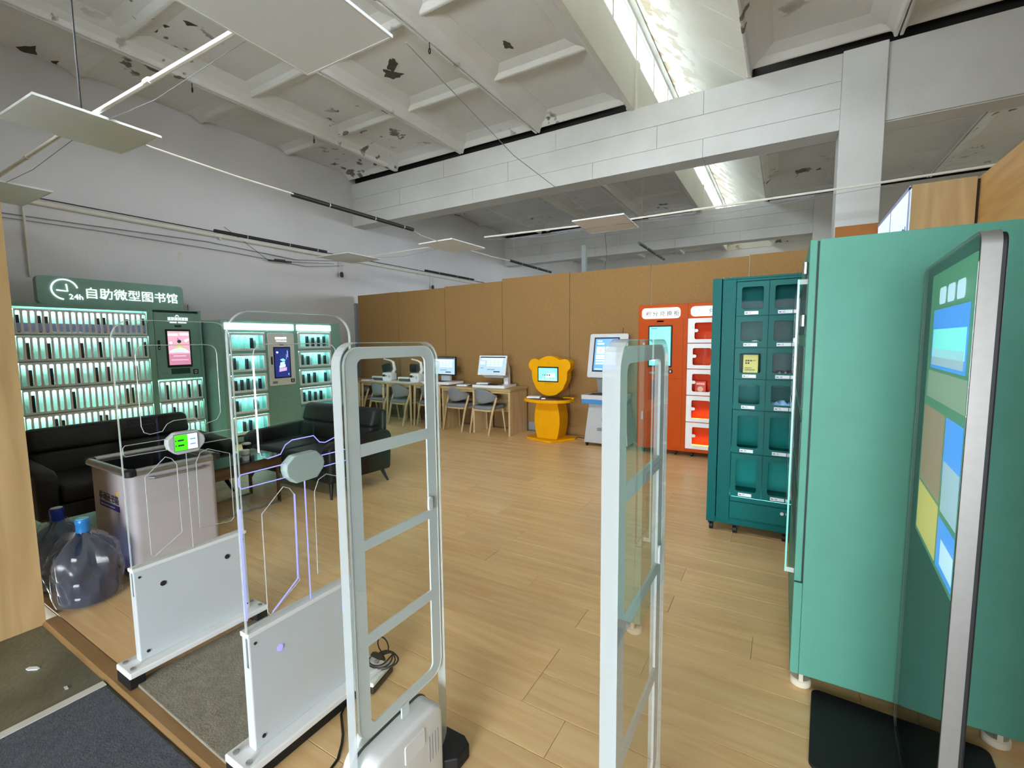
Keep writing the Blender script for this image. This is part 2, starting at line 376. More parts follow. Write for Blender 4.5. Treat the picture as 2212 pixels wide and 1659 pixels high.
# unseen hall added to cut daylight from behind, opening at its far end
struct('added_hall_left', M().box(-5.2, -5.2, -.02, -5.0, .3, 3.3), m_wallb)
struct('added_hall_right', M().box(5.0, -5.2, -.02, 5.2, .4, 3.3), m_wallb)
struct('added_hall_end', M().box(-5.2, -5.4, -.02, -1.2, -5.2, 3.3).box(2.0, -5.4, -.02, 5.2, -5.2, 3.3).box(-1.2, -5.4, 2.45, 2.0, -5.2, 3.3), m_wallb)
struct('added_hall_roof', M().box(-5.2, -5.2, 3.3, 5.2, .4, 3.4), m_wallb)
struct('wall_entrance', M().box(XL, .30, -.02, -3.432, .738, 3.3), m_oak)
# beams of three block courses, blocks set with fine open joints
JZ = [4.0, 4.248, 4.565, 4.878]
def beam(y0, y1, name, full):
    b = struct(name, M().box(XL, y0+.02, 4.012, 10, y1-.004, 4.872), m_beam)
    xs = [XL, -6.73, -4.9, -2.668, -1.7, -1.075, -.165, .466]
    cuts = [[XL, -4.95, -2.67, -1.073, .466], [XL, -6.73, -4.2, -1.697, .466], [XL, -5.6, -3.3, -1.076, .466]]
    for k in range(3):
        for a, c in zip(cuts[k][:-1], cuts[k][1:]):
            g = .002
            part(b, 'block', M().box(a+g, y0+random.uniform(0, .004), JZ[k]+(g if k else 0), c-g, y1, JZ[k+1]-g), m_beam, .002, seg=1)
    for k in range(3):
        part(b, 'block', M().box(.896, y0+.05, JZ[k]+.0015, 5.4, y1, JZ[k+1]-.0015), m_beam, .002, seg=1)
        part(b, 'block', M().box(5.41, y0+.05, JZ[k]+.0015, 9.7, y1, JZ[k+1]-.0015), m_beam, .002, seg=1)
    return b
for yb_ in (7.12, 13.37): struct('beam_gap_block', M().box(XL, yb_, 4.86, -2.1, yb_+.1, 5.3).box(-.5, yb_, 4.86, 9.7, yb_+.1, 5.3), m_void)  # boxes added to stop light leaking over the beams, painted dark as shade
struct('added_ground', M().box(10.2, -30, -.4, 60, 40, -.3), m_tile)  # unseen ground added to cut upward light through the right windows
for yb_ in (6.965, 13.21):
    for x0_ in (-.558, -2.14): struct('beam_gap_block', M().box(x0_, yb_, 4.88, x0_+.055, yb_+.43, 5.25), m_trim)  # small blocks added against light leaking in beside the rooflight
beam(7.0, 7.34, 'beam', 1); b2 = beam(13.25, 13.6, 'beam', 1)
for x0, x1 in ((-7.9, -6.75), (-6.4, -5.3), (-3.4, -2.15), (-.45, 1.2)):
    n = 9; part(b2, 'torn_sheet', M().prism([(x1, 4.885), (x0, 4.885)]+[(x0+(x1-x0)*k/n, 4.86-random.uniform(.0, .05)) for k in range(n+1)]+[(x1, 4.86)], 'y', 13.243, 13.247), m_lampoff)
struct('column', M().box(.466, 6.96, -.01, .893, 7.42, 4.878), m_beam, .008)
struct('column', M().box(.466, 13.21, -.01, .893, 13.67, 4.878), m_beam, .008)
cb = part(None, 'column_board', M().box(.474, 6.93, 1.2, .905, 6.955, 2.845), mat('orange_board', 'a8682a', .7), .002); cb['kind'] = 'structure'
# ceiling: ribbed slab panels between the beams, each panel a piece
ce = struct('ceiling', M().box(XL-.3, .4, 5.3, -2.2, 19.8, 5.4).box(-.5, .4, 5.3, 10, 19.8, 5.4), m_ceil)
GX = [XL, -6.76, -5.15, -3.603, -2.08]; GR = [-.555, .97, 2.5, 4.03, 5.56, 7.09, 8.4, 9.7]
def slab(xa, xb, ya, yb, cross):
    m = M(); g = .006
    m.box(xa, ya, 5.07, xb, yb, 5.13)
    for x, s in ((xa+g, 1), (xb-g, -1)):
        if x < XL+.1: continue
        m.prism([(x, 4.882), (x+s*.032, 4.882), (x+s*.05, 4.94), (x+s*.12, 5.0), (x+s*.30, 5.07), (x, 5.07)], 'y', ya, yb)
    for y in cross:
        m.prism([(y-.018, 4.985), (y+.018, 4.985), (y+.07, 5.03), (y+.20, 5.07), (y-.20, 5.07), (y-.07, 5.03)], 'x', xa+.04, xb-.04)
    for y, s in ((ya, 1), (yb, -1)):
        m.prism([(y, 4.955), (y+s*.03, 4.955), (y+s*.10, 5.02), (y+s*.28, 5.07), (y, 5.07)], 'x', xa+.01, xb-.01)
    part(ce, 'slab_panel', m, m_ceil, .006, seg=1)
bays = [(.73, 6.965, (2.55, 4.03, 5.5)), (7.38, 13.215, (8.85, 10.3, 11.75)), (13.64, 19.47, (15.1, 16.55, 18.0))]
for ya, yb, cr in bays:
    for a, b in list(zip(GX[:-1], GX[1:]))+list(zip(GR[:-1], GR[1:])): slab(a+.002, b-.002, ya, yb, cr)
m_bare = mat('bare_concrete', '4e4c42', .9, var=.2, scale=20)
for q in ([(-8.05, 1.987), (-7.842, 2.116), (-8.05, 2.193), (-8.1, 2.08)], [(-8.08, 2.296), (-7.849, 2.428), (-7.972, 2.533), (-8.1, 2.41)], [(-6.394, 2.691), (-6.269, 2.704), (-6.168, 2.722), (-6.333, 2.756)],
          [(-5.851, 2.813), (-5.818, 2.867), (-5.818, 2.937), (-5.906, 2.883)], [(-6.104, 2.718), (-6.094, 2.786), (-6.159, 2.763)], [(-4.434, 4.5), (-4.384, 4.53), (-4.404, 4.631), (-4.586, 4.73), (-4.625, 4.646)],
          [(-4.661, 4.624), (-4.586, 4.73), (-4.508, 4.839), (-4.715, 4.876), (-4.757, 4.748)], [(-3.029, 4.949), (-2.976, 5.021), (-2.99, 5.154), (-3.077, 5.079)], [(.451, 6.742), (.519, 6.74), (.524, 6.87), (.472, 6.872)]):
    cx = sum(p[0] for p in q)/len(q); cy = sum(p[1] for p in q)/len(q); o = []
    for a, b in zip(q, q[1:]+q[:1]):
        for k in range(4):
            t_ = k/4; j = random.uniform(.8, 1.15); x = a[0]+(b[0]-a[0])*t_; y = a[1]+(b[1]-a[1])*t_; o.append((cx+(x-cx)*j, cy+(y-cy)*j))
    part(ce, 'bare_patch', M().prism(o, 'z', 5.065, 5.0705), m_bare)
# rooflight monitor: upstand, window band facing left, sloping plank lid
struct('trim_2', M().box(-2.085, .73, 4.86, -2.03, 19.5, 5.56).box(-2.14, .73, 5.16, -2.085, 19.5, 5.56), m_trim)
struct('trim_3', M().box(-2.1, .73, 6.15, -1.95, 19.5, 6.32), m_trim)
for i, yp in enumerate((7.0, 13.25)):
    struct('trim_%d' % (4+i), M().box(-2.03, yp+.02, 4.878, -1.99, yp+.16, 5.56), m_trim, .004)
wi = 0
for ya, yb in ((.75, 7.07), (7.07, 13.3), (13.3, 19.5)):
    wi += 1
    n = round((yb-ya)/1.1); w = struct('window_%d' % wi, M().box(-2.09, ya, 5.555, -2.03, yb, 5.585).box(-2.09, ya, 6.12, -2.03, yb, 6.15), m_white)
    for k in range(n+(wi == 3)):
        y = ya+(yb-ya)*k/n
        part(w, 'mullion', M().box(-2.09, y-.03, 5.585, -2.03, y+.03, 6.12), m_trim)
        if k < n: part(w, 'pane', M().box(-2.066, y+.022, 5.585, -2.06, y+(yb-ya)/n-.022, 6.12), m_dimglass)
lid = struct('roof_lid', M().prism([(-2.08, 6.33), (-.48, 5.08), (-.48, 5.14), (-2.08, 6.40)], 'y', .73, 19.5), m_lid)
y = .76
while y < 19.4:
    w = .655; part(lid, 'lid_board', M().prism([(-1.98, 6.20), (-.545, 4.985), (-.50, 5.05), (-1.98, 6.28)], 'y', y+.006, min(y+w, 19.48)-.006), m_lid, .005, seg=1); y += w
struct('gable_end', M().prism([(-2.1, 4.87), (-.5, 4.87), (-.5, 5.1), (-2.1, 6.4)], 'y', .68, .73), m_lid)
struct('gable_end', M().prism([(-2.1, 4.87), (-.5, 4.87), (-.5, 5.1), (-2.1, 6.4)], 'y', 19.48, 19.53), m_lid)
w = struct('window_6', M().box(9.8, 14.5, 2.1, 9.88, 18.5, 2.15).box(9.8, 14.5, 4.25, 9.88, 18.5, 4.3), m_white)  # unseen right wall window added to brighten the far bay
for k in range(5):
    y = 14.5+k
    part(w, 'mullion', M().box(9.8, y-.03 if k else y, 2.15, 9.88, y+.03 if k < 4 else y+.001, 4.25), m_white)
    if k < 4: part(w, 'pane', M().box(9.837, y+.03, 2.15, 9.843, y+.97, 4.25), m_glass)
# cork partition, boards as pieces, slightly turned against the beams
CA = math.radians(-2.56)
def cork_pt(x): return 6.73-(x+3)*math.tan(-CA)*1.0
pw = struct('wall_partition', M().prism([(-8.0, cork_pt(-8.0)+.02), (.4, cork_pt(.4)+.02), (.4, cork_pt(.4)+.07), (-8.0, cork_pt(-8.0)+.07)], 'z', 0, 2.49), m_wallb)
SX = [-8.008, -6.768, -5.518, -4.215, -2.93, -1.66, -.425, .42]; SZ = [2.522, 2.515, 2.535, 2.57, 2.555, 2.548, 2.56]
for a, b, z in zip(SX[:-1], SX[1:], SZ):
    a += .004; b -= .004
    part(pw, 'cork_panel', M().prism([(a, cork_pt(a)), (b, cork_pt(b)), (b, cork_pt(b)+.019), (a, cork_pt(a)+.019)], 'z', .14, z), m_cork, .0015, seg=1)
struct('baseboard_partition', M().prism([(-8.0, cork_pt(-8.0)-.004), (.4, cork_pt(.4)-.004), (.4, cork_pt(.4)+.02), (-8.0, cork_pt(-8.0)+.02)], 'z', .0, .135), m_cork, .003)
part(pw, 'skirting_patch', M().box(-3.68, cork_pt(-3.5)-.014, .012, -3.38, cork_pt(-3.5)-.002, .15), m_inkg, .002)
part(pw, 'edge_board', M().box(-8.075, 6.9, .0, -8.01, 6.96, 2.36), m_inkg, .002)
# wood wall on the right with the lightbox sign
struct('wall_wood', M().box(1.305, 2.9, 0, 1.36, 6.8, 2.79), wood('oak_wall', 'b8884e', 'd2a768', .5, 'Y', .5), .002)
# ================================================================== GATES
# two clear gates with white boxes
def tall_gate(name, x, label, lit, display):
    t = thing(name, label, 'gate', (x, 1.05, .0))
    part(t, 'base_plate', M().box(x-.075, .745, .05, x+.065, 1.365, .078), m_whiteg, .006)
    for y in (.775, 1.335):
        part(t, 'foot', M().box(x-.07, y-.03, .0, x+.06, y+.03, .05), m_black, .004)
    if lit: part(t, 'skirt', M().box(x-.06, .80, .004, x+.05, 1.31, .05), m_black)
    bx = part(t, 'box_cover', M().box(x-.03, .806, .078, x+.012, 1.30, .50), m_box, .005)
    for y, z, r in ((.828, .468, .005), (1.278, .468, .006), (.838, .115, .007), (1.285, .11, .004), (.915, .40, .012), (1.20, .408, .012)):
        part(bx, 'screw', M().lathe([(r, 0), (r, .003), (r*.6, .0035)], 12, (x+.0115, y, z), 'x'), m_ink if not (lit and r > .01) else m_led)
    part(bx, 'top_trim', M().box(x-.034, .803, .495, x+.016, 1.303, .512), m_whiteg, .003)
    for y in (.77, 1.34):
        for dx in (-.045, .035): part(t, 'bolt', M().lathe([(.011, 0), (.011, .006), (.006, .008)], 8, (x+dx, y, .078)), m_steel)
    po = rr(.806, .30, 1.296, 1.612, .085, 8); pi = rr(.8075, .30, 1.2945, 1.6105, .0835, 8)
    pane = part(t, 'acrylic_panel', M().prism(po, 'x', x-.006, x+.006), m_acr)
    rim = M().ring(po, rr(.809, .305, 1.293, 1.609, .082, 8), 'x', x-.0062, x+.0062)
    part(pane, 'panel_rim', rim, m_edge)
    # engraved lines
    e = m_etch if not lit else m_ledw; e2 = m_etch if not lit else m_led
    q = x+.0065
    def line(pts, mt, r=.0019, nm='engraved_line', closed=False): part(pane, nm, M().tube([(q, a, b) for a, b in pts], r, 4, closed), mt)
    up = [(1.22, 1.16), (1.22, 1.46)]+[(1.22-.04+.04*math.cos(a), 1.46+.04*math.sin(a)) for a in (PI/6, PI/3, PI/2)]+[(.925, 1.50)]+[(.925+.04*math.cos(a), 1.46+.04*math.sin(a)) for a in (2*PI/3, 5*PI/6, PI)]+[(.885, 1.14), (.893, 1.112), (.915, 1.10)]
    line(up, m_etch)
    if lit: line([(.885, 1.46), (.885, 1.128)], m_ledw, .0034, 'lit_line')
    mid = [(.915, 1.10), (.963, 1.105), (.983, 1.135), (1.01, 1.148), (1.10, 1.148), (1.125, 1.118), (1.15, 1.112), (1.2, 1.125), (1.22, 1.16)]
    line(mid, e2)
    line([(.982, 1.066), (.82, 1.066), (.812, 1.056), (.812, 1.028), (.82, 1.018), (.985, 1.016)], e2)
    line([(1.128, 1.064), (1.285, 1.064)], e2); line([(1.122, 1.018), (1.285, 1.018)], e2)
    line([(.966, .985), (.99, .972), (1.01, .94), (1.01, .61), (.892, .535), (.882, .55), (.882, .91), (.966, .985)], m_etch if not lit else m_etch)
    if lit:
        line([(1.008, .945), (1.004, .62), (.90, .542)], m_led, .0036, 'lit_line'); line([(1.052, .99), (1.052, .515)], m_led, .003, 'lit_line')
        line([(.8085, .95), (.8085, .56)], m_led, .004, 'lit_line'); line([(1.292, 1.05), (1.292, .6)], m_led, .004, 'lit_line')
    else: line([(1.052, .99), (1.052, .515)], m_etch)
    line([(1.148, .985), (1.112, .972), (1.092, .93), (1.088, .60), (1.235, .585), (1.25, .60), (1.25, .94), (1.148, .985)], m_etch)
    hexa = [(.974, 1.04), (.976, 1.062), (1.008, 1.088), (1.02, 1.09), (1.102, 1.09), (1.13, 1.06), (1.135, 1.04), (1.13, 1.02), (1.10, .987), (1.012, .985), (.98, 1.015)]
    h = part(t, 'control_housing', M().prism(hexa, 'x', x-.02, x+.02), mat('housing_grey', 'a9bab6', .5, var=.03) if lit else m_grey, .004)
    if display:
        part(h, 'screen_frame', M().box(x+.0195, .998, 1.0, x+.0215, 1.104, 1.082), m_inkg)
        part(h, 'screen_green', M().box(x+.021, 1.002, 1.005, x+.0225, 1.056, 1.077), m_scg)
        part(h, 'screen_pale', M().box(x+.021, 1.056, 1.005, x+.0225, 1.098, 1.077), emat('screen_lilac', 'd6def8', .9))
        for z in (1.028, 1.052):
            part(h, 'readout', M().box(x+.0225, 1.014, z-.004, x+.0232, 1.04, z+.004).prism([(1.004, z-.006), (1.010, z), (1.004, z+.006)], 'x', x+.0225, x+.0232), m_scd)
            part(h, 'readout', M().box(x+.0225, 1.066, z-.003, x+.0232, 1.09, z+.003), m_sky)
    return t
tall_gate('library_gate', -2.45, 'clear acrylic gate with green lit readout, leftmost gate beside the wood wall end', False, True)
tall_gate('library_gate', -1.55, 'clear acrylic gate with glowing violet lines and plain hexagonal housing', True, False)
# two framed gates
def framed_gate(x, label, foot):
    t = thing('security_gate', label, 'gate', (x, .99, 0)); ya, yb = .80, 1.196
    p = part(t, 'acrylic_slab', M().prism(rr(ya, .05, yb, 1.502, .062, 7), 'x', x-.034, x), m_acrd)
    part(p, 'slab_rim', M().ring(rr(ya, .05, yb, 1.502, .062, 7), rr(ya+.0022, .052, yb-.0022, 1.4998, .06, 7), 'x', x-.0338, x-.0002), m_edge)
    q = [(ya-.0006, .06), (ya-.0006, 1.44)]+[(ya+.062-.0626*math.cos(a), 1.44+.0626*math.sin(a)) for a in [PI/2*i/7 for i in range(1, 8)]]
    part(p, 'near_edge', M().add([(w, u, v) for u, v in q for w in (x-.033, x-.0008)], [(2*i, 2*i+1, 2*i+3, 2*i+2) for i in range(len(q)-1)]), m_edgew)
    m = M().ring(rr(.818, .342, 1.182, 1.488, .05, 7), rr(.862, .376, 1.139, 1.456, .02, 7), 'x', x-.012, x-.006)
    part(t, 'frame', m, m_bar)
    part(t, 'frame_band', M().ring(rr(.8165, .3405, 1.1835, 1.4895, .0515, 7), rr(.8188, .3428, 1.1812, 1.4872, .049, 7), 'x', x-.013, x-.005), m_whiteg)
    for z0, z1 in ((1.182, 1.217), (.909, .939), (.622, .657)):
        part(t, 'crossbar', M().box(x-.012, .861, z0, x-.006, 1.14, z1), m_bar)
    part(t, 'stem', M().box(x-.012, .985, .23, x-.006, 1.017, .345), m_bar)
    part(t, 'knob', M().prism(rr(1.130, .938, 1.152, .986, .011, 5), 'x', x-.006, x+.002), m_bar, .002)
    b = part(t, 'base_housing', M().prism(rr(.80, -.03, 1.125, .30, .055, 6), 'x', x-.075, x+.045), m_whiteg, .014, True, seg=3)
    part(b, 'seam', M().ring(rr(.798, -.03, 1.127, .3025, .056, 6), rr(.81, -.02, 1.115, .29, .05, 6), 'x', x-.036, x-.028), m_ink)
    part(b, 'rear_bump', M().prism(rr(.84, .15, .90, .325, .028, 5), 'x', x-.07, x-.044), m_whiteg, .006, True)
    part(b, 'cover_plate', M().prism(rr(.94, .20, 1.03, .262, .006, 3), 'x', x+.043, x+.048), m_white, .002)
    for k in range(4): part(b, 'vent_slot', M().box(x+.044, 1.05+.014*k, .12, x+.0462, 1.053+.014*k, .21), m_inkg)
    part(b, 'badge_ring', M().ring(circ(1.0, .11, .022), circ(1.0, .11, .019), 'x', x+.044, x+.0462), m_inkg)
    part(t, 'floor_foot', M().prism([(x-.09, 1.12), (x+.03, 1.12), (x+.075, 1.16), (x+.075, 1.23), (x+.04, 1.25), (x-.05, 1.25), (x-.09, 1.2)], 'z', 0, .055), m_black, .006)
    part(t, 'floor_foot', M().prism([(x-.09, .86), (x+.03, .86), (x+.075, .83), (x+.075, .77), (x+.04, .75), (x-.05, .75), (x-.09, .79)], 'z', 0, .055), m_black, .006)
    return t
framed_gate(-1.0, 'white framed acrylic security gate with visible white housing, left of the open aisle', True)
framed_gate(-.25, 'white framed acrylic security gate seen nearly edge on, right of the open aisle', True)
# adapter, bundled cable and loose cables beside the second gate
t = thing('power_adapter', 'white and black power adapter on the floor behind the violet lit gate', 'adapter', (-1.50, 1.33, 0), math.radians(12))
part(t, 'case', M().box(-.03, -.075, 0, .03, .075, .03), m_dark, .004, local=True); part(t, 'lid', M().box(-.03, -.075, .03, .03, .075, .048), m_whiteg, .006, local=True)
coil = M(); random.seed(3)
for k in range(5):
    a0 = k*.5; pts = []
    for i in range(22):
        a = 2*PI*i/22; pts.append((.03+(.055+.004*k)*math.cos(a)*math.cos(a0*.4)+.012*math.sin(2*a+k), (.045+.003*k)*math.sin(a)+.01*math.cos(k), .062+.012*math.sin(a+a0)+.006*k))
    coil.tube(pts, .0035, 5, True)
coil.tube([(.01+.034*math.cos(2*PI*i/20), .02, .125+.038*math.sin(2*PI*i/20)) for i in range(20)], .0032, 5, True)
coil.lathe([(.016, -.03), (.019, -.02), (.019, .03), (.012, .04)], 8, (-.01, .0, .07), 'x')
solo('cable_bundle', coil, m_cable, 'bundled black cable with a round loop on top of the power adapter', 'cable', None, 0, True, (-1.535, 1.37, 0))
solo('floor_cable', M().tube([(-1.515, 1.19, .03), (-1.485, 1.12, .006), (-1.40, 1.06, .006), (-1.37, 1.03, .005), (-1.33, .98, .005), (-1.31, .9, .005), (-1.2, .8, .005)], .005, 6), m_cable, 'black cable running from under the violet lit gate across the oak floor', 'cable', None, 0, True)
solo('gate_cable', M().tube([(-1.26, .98, .005), (-1.21, 1.0, .006), (-1.14, 1.02, .02), (-1.10, 1.02, .04)], .005, 6), m_cable, 'short black cable entering the white housing of the framed gate', 'cable', None, 0, True)
# mats and floor bits
solo('stone_mat', M().prism([(-2.43, .775), (-1.60, .765), (-1.60, 1.36), (-2.42, 1.36)], 'z', 0, .012), m_stone, 'grey stone look mat lying between the two acrylic gates', 'mat', None, .003)
t = thing('door_mat', 'dark blue grey entrance mat outside the brown threshold', 'mat', (-1.2, -.3, -.02))
part(t, 'mat_surface', M().box(-2.55, -1.4, -.02, .4, .712, -.010), m_mat, .003)
part(t, 'edge_tape', M().box(-2.592, -1.4, -.02, -2.551, .715, -.008), m_tape, .001, label='white edge strip')
solo('paper_scrap', M().prism([(-.03, -.008), (-.01, -.013), (.028, -.004), (.03, .006), (.005, .013), (-.028, .006)], 'z', 0, .004), m_lampoff, 'white paper scrap on olive tiles left of the entrance mat', 'scrap', None, 0, False, (-3.0, .585, -.02), .4)
solo('paper_scrap', M().prism([(-.014, -.004), (.012, -.006), (.016, .003), (-.01, .006)], 'z', 0, .003), m_tape, 'tiny pale scrap on olive tiles beside the white mat edge', 'scrap', None, 0, False, (-2.70, .62, -.02))
# ================================================================== WATER BOTTLES
def bottle(loc, label, capc, h, ringc):
    t = thing('water_bottle', label, 'bottle', loc)
    pr = [(.10, 0), (.13, .012), (.136, .03), (.136, .07), (.130, .078), (.136, .088), (.136, .15), (.130, .16), (.136, .17), (.136, .29), (.125, .325), (.09, .36), (.05, .385), (.034, .40), (.030, .42)]
    part(t, 'bottle_body', M().lathe(pr, 32), m_pet, 0, True, local=True)
    part(t, 'water', M().lathe([(.095, .006), (.125, .016), (.131, .03), (.131, .16)], 32), clear('water_blue', (.5, .62, .85), 1.33, .22, (.06, .13, .3)), 0, True, local=True)
    c = part(t, 'cap', M().lathe([(.031, .415), (.0335, .418), (.033, .462), (.035, .466), (.0345, .488), (.030, .494)], 24), mat(capc[0], capc[1], .35), 0, True, local=True)
    part(c, 'cap_disc', M().lathe([(.029, .494), (.029, .4965)], 24), mat(ringc[0], ringc[1], .5), local=True)
    random.seed(int(h*100))
    ph = [random.uniform(0, 6) for _ in range(8)]
    def bag(u, v):
        a = 2*PI*u; z = .01+.40*v
        base = .140+.026*math.sin(PI*min(1, v*1.2))*(1 if v < .95 else .6); base *= 1-max(0, (v-.72)/.28)**1.6*.72
        w = .016*math.sin(5*a+ph[0]+4*v)+.012*math.sin(9*a+ph[1]-7*v)+.008*math.sin(14*a+9*v+ph[2])
        w *= .25+.9*v
        sag = .03*max(0, math.sin(a+ph[3]))*math.exp(-((v-.6)/.18)**2)
        r = max(.034, min(base+w+sag, .20 if v < .8 else .15)); return (r*math.cos(a), r*math.sin(a), z+.012*math.sin(6*a+ph[4])*v)
    part(t, 'plastic_bag', M().grid(bag, 56, 16), m_bag, 0, True, local=True, label='thin clear plastic bag')
    return t
bottle((-3.50, .945, 0), 'blue water bottle in a plastic bag with a light blue cap, the front one', ('cap_blue', '2a7cc0'), .61, ('cap_pale', '8cc8dc'))
bottle((-3.87, .93, 0), 'blue water bottle in a plastic bag with a dark blue cap, behind the other', ('cap_dark', '1838a0'), .37, ('cap_white', 'c8d0d4'))
# ================================================================== RETURN BIN
t = thing('return_bin', 'white mobile book return bin with aluminium rim beside the water bottles', 'bin', (-3.72, 1.4, 0))
bw = M().ring(rr(-4.06, 1.16, -3.43, 1.66, .04, 5), rr(-4.04, 1.18, -3.45, 1.64, .03, 5), 'z', .06, .70)
part(t, 'bin_wall', bw, mat('bin_white', 'b8b0b4', .5, var=.03), 0, True)
part(t, 'bin_base', M().prism(rr(-4.06, 1.16, -3.43, 1.66, .04, 5), 'z', .045, .062), m_dark)
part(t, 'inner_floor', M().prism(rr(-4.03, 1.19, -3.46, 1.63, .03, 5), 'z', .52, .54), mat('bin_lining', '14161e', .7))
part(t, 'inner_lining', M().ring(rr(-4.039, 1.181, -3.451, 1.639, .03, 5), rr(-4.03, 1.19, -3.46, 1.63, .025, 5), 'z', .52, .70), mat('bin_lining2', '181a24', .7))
for a, b in (((-4.03, 1.155), (-3.46, 1.155)), ((-3.425, 1.19), (-3.425, 1.63)), ((-4.03, 1.665), (-3.46, 1.665)), ((-4.065, 1.19), (-4.065, 1.63))):
    part(t, 'rim_rail', M().tube([(*a, .715), (*b, .715)], .024, 12), m_steel, 0, True)
for x, y in ((-3.435, 1.165), (-4.055, 1.165), (-3.435, 1.655), (-4.055, 1.655)):
    part(t, 'rim_corner', M().lathe([(.02, .69), (.032, .695), (.032, .73), (.02, .738)], 12, (x, y, 0)), m_black, 0, True)
part(t, 'handle', M().tube([(-3.425, 1.26, .665), (-3.395, 1.275, .665), (-3.395, 1.56, .665), (-3.425, 1.575, .665)], .009, 8), m_steel, 0, True)
lb = part(t, 'lettering', text_mb('移动还书箱', .062, (-3.93, 1.1595, .485), (1, 0, 0), (0, -1, 0), .002), m_ink)
part(t, 'label_strip', M().box(-3.925, 1.157, .435, -3.615, 1.1602, .472), m_inkb)
part(t, 'label_caption', M().box(-3.905, 1.156, .450, -3.865, 1.1572, .457).box(-3.855, 1.156, .450, -3.785, 1.1572, .456).box(-3.775, 1.156, .450, -3.685, 1.1572, .456), m_grey)
for x in (-3.98, -3.5):
    for y in (1.22, 1.6): part(t, 'caster', M().lathe([(.02, -.012), (.024, -.01), (.024, .01), (.02, .012)], 14, (x, y, .024), 'y').box(x-.012, y-.016, .03, x+.012, y+.016, .05), m_dark)
ybook = mat('cover_yellow', 'e0a020', .5)
b = M().box(-.09, -.13, 0, .09, .13, .03)
solo('returned_book', b, ybook, 'yellow book lying near the front corner inside the return bin', 'book', 'yellow books in the return bin', .003, False, (-3.62, 1.31, .54), .5)
o = solo('returned_book', M().box(-.09, -.12, 0, .09, .12, .1), mat('cover_ochre', 'c88c14', .5), 'ochre book stack leaning deeper inside the return bin', 'book', 'yellow books in the return bin', .003, False, (-3.76, 1.5, .54), -.3)
# ================================================================== SOFAS, COFFEE TABLE, CUPS
def sofa(loc, rz, label, L=1.46):
    t = thing('sofa', label, 'sofa', loc, rz); h = L/2
    part(t, 'seat_frame', M().prism([(-.36, .15), (.34, .17), (.36, .27), (-.36, .27)], 'x', -h+.04, h-.04), m_leather, .02, True, local=True, seg=3)
    for s in (-1, 1):
        part(t, 'seat_cushion', M().box(min(0, s*(h-.13))+.004, -.38, .27, max(0, s*(h-.13))-.004, .22, .42), m_leather, .045, True, local=True, seg=4)
    # back in two padded tiers, leaning
    for nm, z0, z1, y0, y1, d in (('back_lower', .38, .60, .20, .25, .17), ('back_upper', .585, .79, .245, .31, .13)):
        m = M().hexa([(-h+.12, y0, z0), (h-.12, y0, z0), (h-.12, y0+d+.03, z0), (-h+.12, y0+d+.03, z0)], [(-h+.12, y1, z1), (h-.12, y1, z1), (h-.12, y1+d, z1), (-h+.12, y1+d, z1)])
        part(t, nm, m, m_leather, .05, True, local=True, seg=4)
    part(t, 'back_panel', M().hexa([(-h+.06, .34, .16), (h-.06, .34, .16), (h-.06, .40, .16), (-h+.06, .40, .16)], [(-h+.1, .40, .77), (h-.1, .40, .77), (h-.1, .46, .77), (-h+.1, .46, .77)]), m_leather, .025, True, local=True, seg=3)
    for s in (-1, 1):
        x0, x1 = s*(h-.13), s*h
        pr = [(-.37, .16), (.40, .14), (.43, .5), (.40, .56), (.30, .575), (-.30, .545), (-.38, .50)]
        part(t, 'armrest', M().prism(pr, 'x', min(x0, x1), max(x0, x1)), m_leather, .03, True, local=True, seg=3)
        for y in (-.30, .33):
            part(t, 'leg', M().tube([(s*(h-.10), y, .17), (s*(h-.04), y+(-.05 if y < 0 else .05), 0)], [.024, .010], 10), m_black, 0, True, local=True)
    return t
sofa((-4.38, 3.14, 0), 0, 'two seat black leather sofa standing in front of the second book cabinet')
sofa((-5.15, 1.78, 0), PI/2, 'black leather sofa along the tall book cabinet behind the return bin')
t = thing('coffee_table', 'low wooden coffee table with dark glossy top before the sofas', 'table', (-4.33, 2.05, 0))
m_walnut = wood('walnut', '5a3c28', '7a563c', .4, 'Y', .8)
part(t, 'table_top', M().box(-4.60, 1.55, .436, -4.07, 2.57, .452), mat('dark_glass', '101416', .06, coat=.5), .003)
part(t, 'apron', M().box(-4.585, 1.565, .34, -4.085, 2.555, .436), m_walnut, .003)
for y in (1.6, 2.52):
    part(t, 'sled_leg', M().box(-4.585, y-.012, 0, -4.56, y+.012, .34).box(-4.11, y-.012, 0, -4.085, y+.012, .34), m_walnut, .002)
part(t, 'floor_rail', M().box(-4.11, 1.6, 0, -4.085, 2.52, .016), m_steel, .002)
part(t, 'floor_rail', M().box(-4.585, 1.6, 0, -4.56, 2.52, .016), m_steel, .002)
def cup(loc, label, lidm, mt):
    t = thing('paper_cup', label, 'cup', loc)
    part(t, 'cup_wall', M().lathe([(.027, 0), (.028, .002), (.037, .09), (.039, .092), (.036, .094), (.027, .012)], 20), mt, 0, True, local=True)
    if lidm: part(t, 'lid', M().lathe([(.040, .09), (.040, .098), (.034, .104)], 20), lidm, 0, True, local=True)
    else: part(t, 'band', M().lathe([(.0325, .045), (.0335, .055)], 20), m_inkg, local=True)
cup((-4.17, 2.27, .452), 'white paper cup at the right edge of the coffee table', None, m_lampoff)
cup((-4.42, 2.42, .452), 'dark lidded cup further back on the coffee table', m_grey, m_dark)
